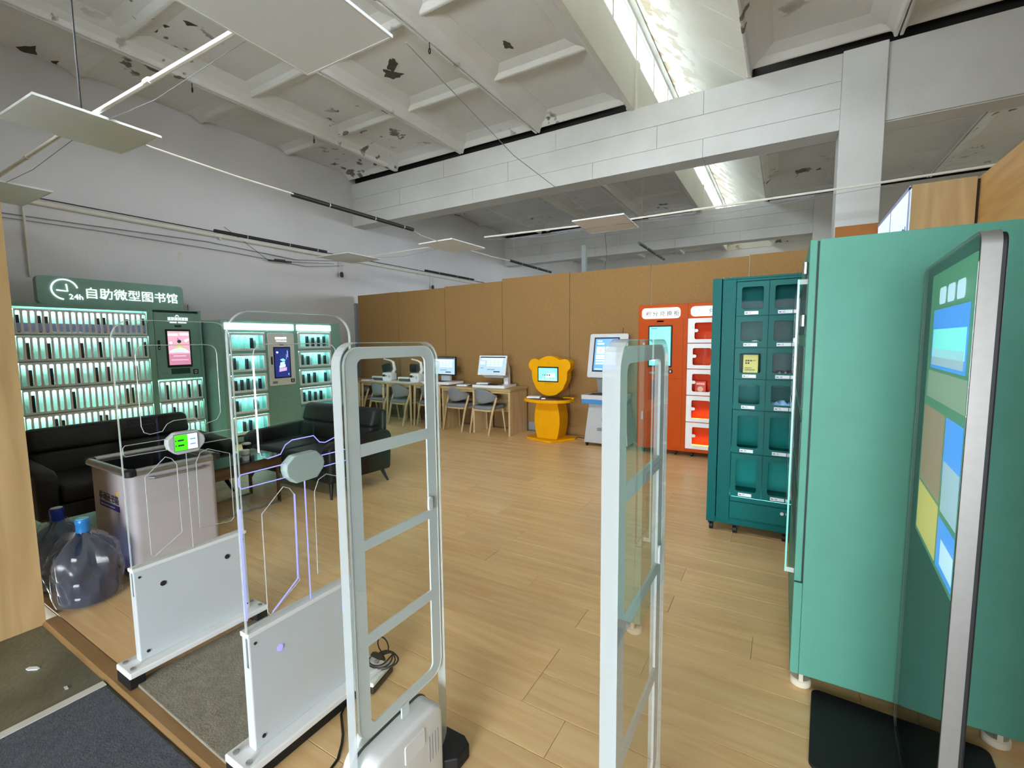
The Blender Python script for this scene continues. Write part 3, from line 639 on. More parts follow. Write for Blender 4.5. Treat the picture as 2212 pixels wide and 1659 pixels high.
# ================================================================== TALL BOOK CABINET (left wall)
def blobs(a, w, u, v, s, n):      # glowing characters too blurred to read: broken strokes per character
    m = M()
    for i in range(n):
        x = u+i*s*1.06
        for (p, q, r, t_) in ((0, .8, .9, .95), (.1, .42, .85, .55), (0, 0, .9, .14), (.08, .1, .24, .9), (.62, .1, .78, .9)):
            A = (x+p*s, v+q*s); B_ = (x+r*s, v+t_*s)
            m.box(w, A[0], A[1], w+.003, B_[0], B_[1]) if a == 'x' else m.box(A[0], w, A[1], B_[0], w+.008, B_[1])
    return m
X1 = -7.5
t = thing('book_cabinet', 'tall teal self service book cabinet with glowing 24h sign on top', 'cabinet', (-7.8, 2.5, 0)); cabA = t
D = .11
cs = M().box(-8.10, 1.43, .02, X1-D, 3.56, 1.99)                       # carcass behind the lit rows
cs.box(X1-D, 1.43, .02, X1, 1.60, 1.99).box(X1-D, 2.885, .02, X1, 2.955, 1.99).box(X1-D, 3.525, .02, X1, 3.56, 1.99)
cs.box(X1-D, 1.6, 1.955, X1, 2.885, 1.99).box(X1-D, 1.6, .02, X1, 2.885, .09).box(X1-D, 2.955, .02, X1, 3.525, .09)
ROWZ = [1.945-.3115*k for k in range(7)]
for k in range(1, 6): cs.box(X1-D, 1.6, ROWZ[k]-.012, X1-.002, 2.885, ROWZ[k]+.006)
part(t, 'carcass', cs, m_teal, .002, seg=1)
part(t, 'top_cap', M().box(-8.1, 1.42, 1.985, X1+.004, 3.565, 2.0), m_teal, .002)
def cellmesh(w, h, name):
    hw = w/2-.0108
    inn = rr(-hw, .022, hw, h-.022, hw*.75, 4); out = corners(-w/2+.0006, .0005, w/2-.0006, h-.0005, 4)
    m = M().ring(out, inn, 'x', -.012, 0)
    return m.mesh(name, mat('cell_frame_'+name, 'f0ecf4', .4, var=.02))
cellL = cellmesh(.0597, .2935, 'locker_cell'); cellR = cellmesh(.0688, .2935, 'locker_cell_wide')
cards = M().box(-.001, -.022, 0, .001, .022, .10).mesh('title_card', mat('card_lavender', 'aeb4e0', .5, rnd=.12))
trayL = M().box(-.07, -.0285, 0, -.004, -.0275, .26).mesh('divider', m_tealin)
bookm = [M().box(-.055, -.014, 0, 0, .014, h).mesh('book', mat('spine_%d' % i, c, .5), .002) for i, (h, c) in enumerate(((.215, '1c1c24'), (.225, '26302e'), (.2, '3a2a1e'), (.21, '14202a'), (.205, '4a3226')))]
def nth(i, n): return 'only' if n == 1 else 'leftmost' if i == 0 else 'rightmost' if i == n-1 else ['', 'second', 'third', 'fourth', 'fifth', 'sixth'][i]
ORD = ['top', 'second', 'third', 'fourth', 'fifth', 'lowest']
DARK = {0: [0, 3, 4, 12, 13, 17, 20], 1: [1, 4, 9, 12, 17, 20], 2: [1, 4, 8, 11, 13, 18], 3: [1, 7, 16, 17], 4: [4, 5, 11, 12]}
for k in range(6):
    z1 = ROWZ[k]-.012; z0 = ROWZ[k+1]+.006
    part(t, 'row_back', M().box(X1-D, 1.6, z0, X1-D+.006, 2.885, z1), m_tealin)
    part(t, 'row_light', M().box(X1-.045, 1.605, z1-.012, X1-.022, 2.88, z1-.003), m_strip)
    part(t, 'row_shelf', M().box(X1-D, 1.6, z0, X1-.013, 2.885, z0+.006), m_tealin)
    for c in range(21):
        y = 1.62+.0597*(c+.5)
        link('locker_cell', cellL, t, (X1+.001+7.8, y-2.5, z0))
        if k == 0: link('title_card', cards, t, (X1-.016+7.8, y-2.5, z0+.03))
        if c in DARK.get(k, []):
            o = link('book', bookm[(k*3+c) % 5], None, (X1-.018, y, z0+.007)); o['category'] = 'book'
            o['label'] = '%s dark book in the %s lit row left of the pink screen' % (nth(DARK[k].index(c), len(DARK[k])), ORD[k]); o['group'] = 'books in the %s row, left half of the tall cabinet' % ORD[k]
DR = {0: [1, 5, 7], 1: [2, 6]}
for k in range(3):
    z1 = 1.010-.3115*k-.012; z0 = z1-.2935
    part(t, 'row_back', M().box(X1-D, 2.955, z0, X1-D+.006, 3.525, z1), m_tealin)
    part(t, 'row_light', M().box(X1-.045, 2.96, z1-.012, X1-.022, 3.52, z1-.003), m_strip)
    part(t, 'row_shelf', M().box(X1-D, 2.955, z0-.018, X1-.002, 3.525, z0), m_teal)
    for c in range(8):
        y = 2.965+.0688*(c+.5); link('locker_cell', cellR, t, (X1+.001+7.8, y-2.5, z0))
        if c in DR.get(k, []):
            o = link('book', bookm[(k+c) % 5], None, (X1-.018, y, z0+.005)); o['category'] = 'book'
            o['label'] = '%s dark book in the %s lit row under the pink screen' % (nth(DR[k].index(c), len(DR[k])), ORD[k]); o['group'] = 'books in the %s row under the pink screen' % ORD[k]
pn = part(t, 'control_panel', M().box(X1-D, 2.96, 1.015, X1-.002, 3.522, 1.955), m_teal, .003)
part(pn, 'panel_trim', M().ring([(2.962, 1.018), (3.52, 1.018), (3.52, 1.952), (2.962, 1.952)], [(2.972, 1.028), (3.51, 1.028), (3.51, 1.942), (2.972, 1.942)], 'x', X1-.004, X1+.003), m_teal)
part(pn, 'logo', blobs('x', X1, 3.128, 1.852, .041, 6), m_lamp)
part(pn, 'logo_roof', M().tube([(X1+.002, 3.222, 1.905), (X1+.002, 3.245, 1.925), (X1+.002, 3.268, 1.905)], .004, 5), m_lamp)
part(pn, 'logo_bars', M().box(X1, 3.15, 1.812, X1+.003, 3.235, 1.826).box(X1, 3.255, 1.812, X1+.003, 3.36, 1.826), m_lamp)
part(pn, 'camera_bar', M().box(X1, 3.205, 1.755, X1+.006, 3.29, 1.782), m_dark, .002)
part(pn, 'screen_bezel', M().box(X1-.002, 3.083, 1.18, X1+.012, 3.40, 1.722), m_black, .003)
x = X1+.0122
sc = part(pn, 'screen', M().box(x-.001, 3.105, 1.215, x, 3.378, 1.695), m_pink)
part(pn, 'screen_lower', M().box(x, 3.105, 1.215, x+.0006, 3.378, 1.37), m_pinkd)
part(pn, 'screen_cards', M().prism(rr(3.108, 1.63, 3.235, 1.665, .008, 3), 'x', x, x+.001).prism(rr(3.255, 1.635, 3.372, 1.67, .008, 3), 'x', x, x+.001), emat('screen_blush', 'f6dcdc', .9))
part(pn, 'open_book_art', M().prism([(3.115, 1.41), (3.17, 1.445), (3.24, 1.42), (3.31, 1.445), (3.37, 1.40), (3.365, 1.385), (3.24, 1.395), (3.12, 1.39)], 'x', x, x+.0012).prism([(3.17, 1.44), (3.24, 1.48), (3.31, 1.44), (3.24, 1.425)], 'x', x, x+.001), m_ice)
part(pn, 'reader_dress_art', M().prism([(3.165, 1.44), (3.21, 1.475), (3.225, 1.515), (3.26, 1.515), (3.275, 1.475), (3.325, 1.455), (3.30, 1.45), (3.245, 1.465), (3.2, 1.45)], 'x', x, x+.0015), m_scy)
part(pn, 'reader_art', M().prism(circ(3.245, 1.55, .026, 12), 'x', x, x+.0012).prism([(3.222, 1.585), (3.24, 1.575), (3.228, 1.60)], 'x', x, x+.0012), m_scd)
part(pn, 'cloud_art', M().prism(circ(3.33, 1.56, .022, 10), 'x', x, x+.0008).prism(circ(3.355, 1.575, .018, 10), 'x', x, x+.0008).prism(circ(3.14, 1.53, .02, 10), 'x', x, x+.0008), emat('screen_cloud', 'ecd0da', .8))
part(pn, 'caption_art', M().box(x, 3.16, 1.335, x+.001, 3.32, 1.35).box(x, 3.13, 1.28, x+.001, 3.35, 1.292), emat('screen_pinkish', 'e0acc4', .8))
part(pn, 'book_slot', M().box(X1-.002, 3.125, 1.085, X1+.004, 3.365, 1.165), mat('slot_dark', '04332c', .4))
part(pn, 'reader_module', M().prism(rr(2.985, 1.432, 3.012, 1.567, .012, 4), 'x', X1-.002, X1+.006), m_black)
part(pn, 'reader_led', M().box(X1+.006, 2.992, 1.45, X1+.0075, 3.004, 1.468), m_grey)
part(pn, 'scanner', M().box(X1-.002, 3.405, 1.07, X1+.008, 3.472, 1.142), m_black, .002); part(pn, 'scanner_window', M().ring([(3.42, 1.082), (3.455, 1.082), (3.455, 1.128), (3.42, 1.128)], [(3.43, 1.095), (3.445, 1.095), (3.445, 1.115), (3.43, 1.115)], 'x', X1+.008, X1+.0095), m_grey)
part(pn, 'notice_print', M().box(X1, 3.02, 1.115, X1+.001, 3.07, 1.122).box(X1, 3.02, 1.09, X1+.001, 3.085, 1.10), m_inkg)
sg = part(t, 'sign_board', M().prism(rr(1.84, 2.0, 3.37, 2.335, .05, 6), 'x', -7.66, -7.55), m_teal, .006)
xs = -7.549
arc = [(xs+.006, 2.085+.12*math.cos(a), 2.185+.12*math.sin(a)) for a in [math.radians(12+i*(262-12)/26) for i in range(27)]]
part(sg, 'clock_ring', M().tube(arc, .008, 6), m_lamp); part(sg, 'clock_hands', M().tube([(xs+.006, 2.01, 2.172), (xs+.006, 2.11, 2.165), (xs+.006, 2.102, 2.25)], .008, 6), m_lamp)
part(sg, 'lettering', text_mb('24h', .092, (xs, 2.118, 2.072), (0, 1, 0), (1, 0, 0), .006, .0005), m_lamp)
part(sg, 'lettering', text_mb('自助微型图书馆', .148, (xs, 2.262, 2.105), (0, 1, 0), (1, 0, 0), .006, .0), m_lamp)
part(t, 'aerial', M().tube([(-7.62, 3.45, 2.0), (-7.62, 3.45, 2.09)], .004, 6), m_black)
# ================================================================== SECOND BOOK CABINET
X2 = -7.05
t = thing('book_cabinet', 'green book cabinet with white top lamps, white framed windows and blue screen panel', 'cabinet', (-7.5, 4.65, 0))
D = .17
cs = M().box(-7.98, 3.60, .02, X2-D, 5.68, 1.86)
cs.box(X2-D, 3.60, .02, X2, 3.70, 1.86).box(X2-D, 4.245, .02, X2, 4.82, 1.86).box(X2-D, 5.46, .02, X2, 5.68, 1.86).box(X2-D, 3.70, 1.68, X2, 4.245, 1.86).box(X2-D, 4.82, 1.70, X2, 5.46, 1.86)
cs.box(X2-D, 3.70, .02, X2, 4.245, .10).box(X2-D, 4.82, .02, X2, 5.46, .42)
LZ = [(1.672-.318*k, 1.672-.318*k-.268) for k in range(5)]; RZ = [(1.692-.316*k, 1.692-.316*k-.272) for k in range(4)]
for a, b in zip(LZ[:-1], LZ[1:]): cs.box(X2-D, 3.70, b[0], X2, 4.245, a[1])
for a, b in zip(RZ[:-1], RZ[1:]): cs.box(X2-D, 4.82, b[0], X2, 5.46, a[1])
part(t, 'carcass', cs, m_teal, .003, seg=1)
for y0, y1 in ((3.65, 4.745), (4.805, 5.47)): part(t, 'top_lamp', M().box(X2-.001, y0, 1.722, X2+.012, y1, 1.815), m_lamps, .004)
rb = [M().box(-.085, -.013, 0, 0, .013, h).mesh('book', mat('cover_%d' % i, c, .5), .002) for i, (h, c) in enumerate(((.16, '1a2430'), (.175, '2c3a3c'), (.15, '3c2c28')))]
LD = [[3], [0, 2], [0, 1, 2, 3, 4], [0, 3], [1, 2]]; RD = [[1, 2, 3, 4], [0, 1, 3, 4], [0, 1, 2, 4], [0, 1, 2, 3]]
for side, ZZ, ya, yb, DD in (('left', LZ, 3.70, 4.245, LD), ('right', RZ, 4.82, 5.46, RD)):
    for k, (z1, z0) in enumerate(ZZ):
        fr = part(t, 'window_frame', M().ring(rr(ya, z0, yb, z1, .02, 4), rr(ya+.035, z0+.032, yb-.035, z1-.032, .012, 4), 'x', X2, X2+.012), m_whiteg, .002)
        part(fr, 'pane', M().box(X2+.002, ya+.035, z0+.032, X2+.005, yb-.035, z1-.032), m_lpane)
        part(t, 'niche_back', M().box(X2-D, ya, z0, X2-D+.006, yb, z1), m_tealin)
        part(t, 'niche_light', M().box(X2-.05, ya+.02, z1-.014, X2-.015, yb-.02, z1-.004), m_stripb)
        n = 5; w = (yb-ya-.08)/n
        dv = M()
        for i in range(n): dv.box(X2-D, ya+.04+w*i, z0, X2-.02, ya+.043+w*i, z1-.05)
        part(t, 'dividers', dv, m_tealin)
        for c in DD[k]:
            o = link('book', rb[(k+c) % 3], None, (X2-.025, ya+.04+w*(c+.5), z0+.032)); o['category'] = 'book'
            o['label'] = '%s dark book in the %s lit window %s of the blue screen' % (nth(DD[k].index(c), len(DD[k])), ORD[k] if k < 4 else 'fifth', side); o['group'] = 'books in %s side window %d of the green cabinet' % (side, k+1)
part(t, 'niche_floor', M().box(X2-D, 3.70, LZ[4][1]-.01, X2, 4.245, LZ[4][1]+.03), m_tealin)
pn = part(t, 'control_panel', M().prism(rr(4.287, .83, 4.735, 1.672, .02, 4), 'x', X2-.001, X2+.02), m_whiteg, .004)
x = X2+.02
part(pn, 'screen_bezel', M().box(x, 4.362, .945, x+.006, 4.655, 1.45), m_black, .002)
x += .0061
part(pn, 'screen', M().box(x-.001, 4.38, .965, x, 4.637, 1.43), m_navy)
part(pn, 'book_stack_art', M().prism([(4.47, 1.20), (4.55, 1.215), (4.545, 1.17), (4.465, 1.155)], 'x', x, x+.001).prism([(4.455, 1.15), (4.56, 1.17), (4.555, 1.125), (4.45, 1.11)], 'x', x, x+.001), m_ice)
part(pn, 'pink_book_art', M().prism([(4.45, 1.105), (4.58, 1.12), (4.575, 1.065), (4.445, 1.05)], 'x', x, x+.001), emat('screen_mauve', 'c09ac8', .8))
part(pn, 'book_top_art', M().prism([(4.465, 1.245), (4.52, 1.265), (4.565, 1.235), (4.515, 1.215)], 'x', x, x+.001), m_aqua)
part(pn, 'moon_art', M().prism(circ(4.43, 1.36, .017, 12)[:9]+circ(4.422, 1.366, .015, 12)[8::-1], 'x', x, x+.001), m_scw)
part(pn, 'screen_words', M().box(x, 4.595, 1.28, x+.001, 4.608, 1.39).box(x, 4.575, 1.25, x+.001, 4.582, 1.33).box(x, 4.6, .99, x+.001, 4.615, 1.02), emat('screen_words', 'a8b4e0', .7))
part(pn, 'glowing_words', blobs('x', X2+.02, 4.405, 1.573, .038, 5), m_lamp)
part(pn, 'glowing_bars', M().box(X2+.02, 4.425, 1.538, X2+.023, 4.505, 1.553).box(X2+.02, 4.52, 1.536, X2+.023, 4.6, 1.551), m_lamp)
part(pn, 'camera_bar', M().box(X2+.02, 4.475, 1.475, X2+.025, 4.545, 1.505), m_inkg, .002)
part(pn, 'reader_module', M().prism(rr(4.318, 1.17, 4.344, 1.30, .012, 4), 'x', X2+.02, X2+.027), m_black)
part(pn, 'scanner', M().ring([(4.645, .865), (4.708, .865), (4.708, .925), (4.645, .925)], [(4.66, .878), (4.693, .878), (4.693, .912), (4.66, .912)], 'x', X2+.019, X2+.026).box(X2+.02, 4.67, .888, X2+.026, 4.683, .902), m_black)
part(pn, 'notice_print', M().box(X2+.02, 4.33, .862, X2+.0208, 4.41, .90), m_inkg)
part(t, 'book_emblem', M().ring([(4.45, .50), (4.53, .515), (4.61, .50), (4.61, .60), (4.57, .605), (4.53, .59), (4.49, .605), (4.45, .60)], [(4.456, .508), (4.53, .522), (4.604, .508), (4.604, .594), (4.57, .598), (4.53, .582), (4.49, .598), (4.456, .594)], 'x', X2, X2+.002), mat('emblem_pale', '8cc0b0', .5))
# ================================================================== DESKS, TABLES, CHAIRS
t = thing('study_desk', 'long oak study desk with slab ends along the cork partition', 'desk', (-4.37, 6.39, 0))
part(t, 'desk_top', M().box(-5.06, 6.10, .715, -3.665, 6.685, .752), m_oaky, .004)
for x in (-5.05, -4.40, -3.715): part(t, 'slab_end', M().box(x, 6.125, 0, x+.032, 6.68, .715), m_oakp, .003)
part(t, 'modesty_panel', M().box(-5.02, 6.62, .3, -3.715, 6.64, .715), m_oaky, .002)
part(t, 'front_rail', M().box(-5.02, 6.13, .675, -3.715, 6.15, .715), m_oaky, .002)
tt = thing('reading_table', 'oak reading table on round legs next to the slab ended desk', 'table', (-5.43, 6.43, 0), 0, 'round legged reading tables')
part(tt, 'table_top', M().box(-.335, -.29, .735, .335, .29, .768), m_oaky, .004, local=True)
part(tt, 'apron', M().box(-.29, -.26, .685, .29, .26, .735), m_oaky, .003, local=True)
for sx in (-1, 1):
    for sy in (-1, 1): part(tt, 'leg', M().tube([(sx*.28, sy*.25, .735), (sx*.305, sy*.27, 0)], [.026, .017], 12), m_oakp, 0, True, local=True)
dup(tt, (-6.11, 6.43, 0), None, 'oak reading table on round legs holding the right hand white robot')
dup(tt, (-6.79, 6.43, 0), None, 'oak reading table on round legs holding the left hand white robot')
dup(tt, (-7.47, 6.44, 0), None, 'oak reading table on round legs in the corner by the left wall')
def chair(loc, rz, label):
    t = thing('study_chair', label, 'chair', loc, rz, 'grey chairs at the desks')
    def shell(u, v):       # curved upholstered back wrapping to the sides, open to +y
        a = math.radians(-178+176*u); s = abs(math.cos(a)); k = .215+.012*v
        h0 = .50+.055*s**2; h1 = .745-.11*s**3
        return (k*math.cos(a), .02+.20*math.sin(a)-.035*(v-.3), h0+(h1-h0)*v)
    m = M().grid(shell, 22, 6)
    me = m.mesh('backrest', m_fabric, 0, True); bm = bmesh.new(); bm.from_mesh(me); bmesh.ops.solidify(bm, geom=bm.faces[:], thickness=.03)
    for f in bm.faces: f.smooth = True
    bm.to_mesh(me); bm.free(); link('backrest', me, t)
    part(t, 'seat', M().prism(rr(-.21, -.18, .21, .24, .09, 6), 'z', .405, .465), m_fabric, .022, True, local=True, seg=3)
    part(t, 'seat_rail', M().prism(rr(-.19, -.16, .19, .22, .06, 4), 'z', .375, .407), m_oakp, .003, local=True)
    for s in (-1, 1):
        part(t, 'leg', M().tube([(s*.225, -.03, .60), (s*.215, -.12, .38), (s*.205, -.215, 0)], [.017, .02, .013], 8), m_oakp, 0, True, local=True)
        part(t, 'leg', M().tube([(s*.18, .17, .40), (s*.205, .215, 0)], [.018, .012], 8), m_oakp, 0, True, local=True)
    return t
ch = chair((-4.185, 6.24, 0), math.radians(-8), 'grey upholstered chair nearest the right end of the oak desk')
for x, y, a, l in ((-4.785, 6.29, -4, 'grey upholstered chair second from the right at the oak desk'), (-5.40, 6.30, -2, 'grey upholstered chair partly hidden by the white gate frame edge'),
                   (-6.055, 6.24, -6, 'grey upholstered chair before the right hand white robot'), (-6.66, 6.30, -6, 'grey upholstered chair before the left hand white robot'), (-7.3, 6.36, 0, 'grey upholstered chair at the corner reading table')):
    dup(ch, (x, y, 0), math.radians(a), l)
# things on the desks
def monitor(loc, rz, label, frame, tilt, std):
    t = thing('touch_monitor', label, 'monitor', loc, rz)
    part(t, 'base_slab', M().prism(rr(-.31, -.20, .31, .22, .02, 4), 'z', 0, .042), m_whiteg, .006, True, local=True)
    part(t, 'scan_pad', M().box(-.2, -.14, .042, .12, .12, .046), m_dark, .002, local=True)
    part(t, 'column', M().prism([(.12, .04), (.21, .04), (.20, .30), (.13, .44), (.10, .44), (.10, .30)], 'x', .12, .2), m_white, .006, local=True) if std else part(t, 'column', M().box(-.1, .08, .04, .1, .14, .2), m_grey, .006, local=True)
    if std: part(t, 'under_shelf', M().hexa([(-.16, -.02, .155), (.2, -.02, .155), (.2, .16, .155), (-.16, .16, .155)], [(-.2, -.06, .20), (.2, -.06, .20), (.2, .16, .22), (-.2, .16, .22)]), m_grey, .004, local=True)
    R = Matrix.Translation((0, -.04 if std else .06, .36 if std else .31)) @ Matrix.Rotation(math.radians(-tilt), 4, 'X')
    part(t, 'screen_frame', M().box(-.265, -.012, -.165, .265, .02, .165).xf(R), frame, .005, local=True)
    part(t, 'screen', M().box(-.245, -.014, -.145, .245, -.0118, .145).xf(R), m_scb, local=True)
    part(t, 'title_bar', M().box(-.24, -.0155, .125, .24, -.0139, .142).xf(R), m_scd, local=True)
    part(t, 'menu_strip', M().box(-.2, -.015, .085, .2, -.0138, .115).xf(R), m_scw, local=True)
    q = M()
    for i in range(3):
        for j in range(4): q.box(-.1+.075*j, -.015, -.02+.035*i, -.035+.075*j, -.0138, .008+.035*i)
    part(t, 'page_grid', q.xf(R), m_ice, local=True)
    part(t, 'side_menu', M().box(-.235, -.015, .045, -.14, -.0138, .06).box(-.235, -.015, .015, -.14, -.0138, .03).xf(R), m_scw, local=True)
    part(t, 'page_words', M().box(.04, -.015, -.115, .16, -.0138, -.098).box(-.09, -.015, -.075, .06, -.0138, -.068).box(-.22, -.015, -.05, -.16, -.0138, -.044).xf(R), m_scd, local=True)
    return t
monitor((-4.13, 6.36, .752), math.radians(2), 'white framed tilted touch monitor on the right half of the oak desk', m_white, 14, True)
monitor((-5.22, 6.36, .768), math.radians(-2), 'black framed monitor on a white slab base beside the white gate frame', m_black, 2, False)
def robot(loc, rz, label, hr):
    t = thing('reading_robot', label, 'robot', loc, rz)
    part(t, 'body', M().prism(rr(-.115, 0, .115, .165, .045, 6), 'y', -.08, .09), m_whiteg, .02, True, local=True, seg=3)
    part(t, 'face_plate', M().box(-.10, -.083, .085, -.03, -.078, .125), m_black, .003, local=True); part(t, 'button', M().lathe([(.012, 0), (.012, .004)], 12, (-.005, -.084, .10), 'y'), m_dark, local=True)
    part(t, 'speaker', M().lathe([(.03, 0), (.03, .004), (.02, .006)], 18, (.07, -.084, .09), 'y'), m_grey, local=True)
    R = Matrix.Translation((-.01, 0, .255)) @ Matrix.Rotation(hr, 4, 'Y')
    part(t, 'head_screen', M().prism(rr(-.11, -.075, .085, .08, .035, 5), 'y', -.07, -.02).xf(R), m_dark, .01, True, local=True)
    part(t, 'neck', M().tube([(.05, .03, .14), (.105, .04, .22), (.085, .03, .36), (.04, .0, .395), (-.09, -.04, .425)], [.035, .035, .028, .015, .012], 10), m_whiteg, 0, True, local=True)
    return t
robot((-6.57, 6.40, .768), math.radians(4), 'white desk robot with tilted dark head, left of the pair', math.radians(-12))
robot((-5.88, 6.42, .768), math.radians(-4), 'white desk robot with upright dark head, right of the pair', 0)
def tray(loc, label):
    t = thing('scan_tray', label, 'tray', loc)
    part(t, 'arm', M().box(-.14, -.04, .055, .14, .06, .085).box(-.14, -.04, .04, -.11, .06, .06), m_whiteg, .006, local=True)
    part(t, 'cradle', M().box(-.10, -.05, 0, .13, .05, .055), mat('olive_cradle', '5c5644', .6), .004, local=True)
tray((-6.85, 6.38, .768), 'white topped scan tray left of the tilted head robot'); tray((-6.17, 6.40, .768), 'white topped scan tray between the two white robots')
random.seed(5)
wav = [(-.33+.66*i/14, -.2+.018*math.sin(i*1.9)) for i in range(15)]
solo('drawing_sheet', M().prism(wav+[(.33, .12), (-.33, .14)], 'z', 0, .004), m_lampoff, 'white wavy edged sheet under the right hand white robot', 'paper', None, 0, False, (-6.1, 6.36, .768))
solo('drawing_sheet', M().prism([(-.28, -.16), (.27, -.19), (.28, .1), (-.28, .12)], 'z', 0, .004), m_lampoff, 'white sheet under the left hand white robot', 'paper', None, 0, False, (-6.74, 6.36, .768))
pb = M().box(-.1, -.07, 0, .1, .07, .022).mesh('picture_book', m_lampoff, .003)
for i, (x, y, z, a, l) in enumerate(((-7.0, 6.24, .768, .2, 'white book lying left of the left hand robot'), (-5.62, 6.4, .768, -.1, 'pale book beside the right hand robot'), (-4.73, 6.32, .752, .15, 'white book lying on the desk between the two monitors'), (-4.33, 6.34, .7985, .3, 'white book lying on the white monitor base'))):
    o = link('picture_book', pb, None, (x, y, z), l, a); o['category'] = 'book'; o['group'] = 'pale books on the study desks'
solo('desk_pad', M().box(-.12, -.09, 0, .12, .09, .008), m_dark, 'dark pad lying beside the white book on the desk', 'pad', None, .002, False, (-4.53, 6.4, .752))
# ================================================================== BEAR KIOSK
by = 6.17; bx = -3.02
t = thing('bear_kiosk', 'bright yellow bear shaped children kiosk with a small screen', 'kiosk', (bx, 6.3, 0))
def bear_r(a):
    best = .05; d = Vector((math.cos(a), math.sin(a)))
    for cx, cz, rx, rz in ((0, .02, .295, .285), (0, -.06, .265, .235), (-.245, .165, .105, .10), (.245, .165, .105, .10)):
        r = 0
        for k in range(100):
            s = .5*k/100; x, z = d.x*s, d.y*s
            if ((x-cx)/rx)**2+((z-cz)/rz)**2 <= 1: r = s
        best = max(best, r)
    return best
head = [(bx+bear_r(2*PI*i/72)*math.cos(2*PI*i/72), .975+bear_r(2*PI*i/72)*math.sin(2*PI*i/72)) for i in range(72)]
hd = part(t, 'bear_head', M().prism(head, 'y', by, by+.16), m_yellow, .006)
part(hd, 'screen_bezel', M().box(bx-.19, by-.008, .89, bx+.155, by+.002, 1.12), m_black, .003)
yy = by-.0085
part(hd, 'screen', M().box(bx-.172, yy-.001, .908, bx+.137, yy, 1.10), m_aqua)
part(hd, 'hill_art', M().prism([(bx-.172, .908), (bx+.137, .908), (bx+.137, .955), (bx+.06, .94), (bx-.05, .96), (bx-.172, .945)], 'y', yy-.0018, yy-.0009), emat('screen_mint', '9ee8c8', .8))
part(hd, 'cloud_art', M().prism([(bx-.06, .96), (bx+.11, .96), (bx+.10, 1.01), (bx+.06, 1.035), (bx+.03, 1.02), (bx-.03, 1.02)], 'y', yy-.0016, yy-.0009), m_scw)
q = M()
for i in range(4): q.prism(circ(bx-.1+.037*i, .995, .008+.0015*i, 10), 'y', yy-.0024, yy-.0015)
for i in range(7): q.box(bx-.16+.045*i, yy-.0024, .935, bx-.155+.045*i, yy-.0015, .948+.006*(i % 3))
part(hd, 'icon_art', q, m_scd); part(hd, 'caption', M().box(bx-.06, yy-.002, 1.055, bx+.03, yy-.001, 1.062), m_scb)
part(hd, 'print_line', M().box(bx-.08, by-.001, .862, bx+.06, by+.001, .867).box(bx-.03, by-.001, 1.165, bx+.01, by+.001, 1.17), mat('print_brown', '9a6c10', .6))
tr = [(bx-.40, 6.28)]+[(bx-.02+.38*math.cos(a), 6.16+.27*math.sin(a)) for a in [math.radians(170+200*i/20) for i in range(21)]]+[(bx+.36, 6.28)]
part(t, 'tray', M().prism(tr, 'z', .60, .645), m_yellow, .006); part(t, 'tray_mat', M().prism([(bx+(x-bx)*.9, 6.2+(y-6.2)*.9) for x, y in tr], 'z', .645, .650), mat('tray_brown', '5a3a20', .5))
part(t, 'tray_back', M().box(bx+.18, 6.26, .645, bx+.36, 6.34, .66), m_yellow, .004)
bw = []
for i in range(9): z = .035+.565*i/8; bw.append((.165+.045*math.sin(PI*i/8)**.9, z))
body = [(bx-.02-w, z) for w, z in bw]+[(bx-.02+w, z) for w, z in bw[::-1]]
part(t, 'pedestal', M().prism(body, 'y', 6.13, 6.44), m_yellow, .004)
part(t, 'base_plate', M().prism([(bx-.40, 6.20), (bx-.36, 6.12), (bx+.0, 5.99), (bx+.12, 5.99), (bx+.34, 6.36), (bx+.33, 6.47), (bx-.30, 6.50)], 'z', 0, .036), m_yellow, .008)
part(t, 'mains_lead', M().tube([(bx+.14, 6.45, .02), (bx+.3, 6.55, .012), (bx+.42, 6.52, .012), (bx+.55, 6.6, .012), (bx+.7, 6.55, .012)], .006, 6), m_cable)
o = link('picture_book', pb, None, (bx-.22, 6.10, .650), 'open white book lying on the yellow bear kiosk tray', .3); o['category'] = 'book'
solo('stylus_puck', M().lathe([(.035, 0), (.035, .012), (.028, .016)], 20), m_lampoff, 'small white puck on the brown mat of the bear kiosk', 'puck', None, 0, True, (bx-.02, 6.02, .650))
# ================================================================== SILVER SELF SERVICE KIOSK
kx = -2.115
t = thing('self_service_kiosk', 'light grey self service kiosk with a blue touch screen and blue tray edge', 'kiosk', (kx, 6.25, 0))
R = Matrix.Translation((kx, 6.2, 1.29)) @ Matrix.Rotation(math.radians(-13), 4, 'X')
h = part(t, 'screen_housing', M().prism(rr(-.28, -.32, .275, .31, .03, 5), 'y', -.03, .06).xf(R), m_grey, .008)
part(h, 'screen_bezel', M().box(-.21, -.034, -.235, .155, -.029, .255).xf(R), m_black, .002)
part(h, 'screen', M().box(-.19, -.0355, -.215, .135, -.0338, .235).xf(R), m_sky)
q = M()
for a in ((-.165, .02, -.045, .12), (-.165, -.055, -.045, .008), (-.03, .07, .11, .12), (-.03, -.055, .11, .055), (-.165, -.092, .11, -.068), (-.165, -.13, -.045, -.105), (-.03, -.13, .11, -.105)): q.box(a[0], -.0368, a[1], a[2], -.0353, a[3])
part(h, 'menu_tiles', q.xf(R), m_scw); [part(h, 'menu_words', M().box(*w).xf(R), m_ice) for w in ((-.16, -.0366, .19, -.09, -.0353, .21), (-.16, -.0366, .15, -.06, -.0353, .175), (-.17, -.0366, -.205, -.06, -.0353, -.19))]
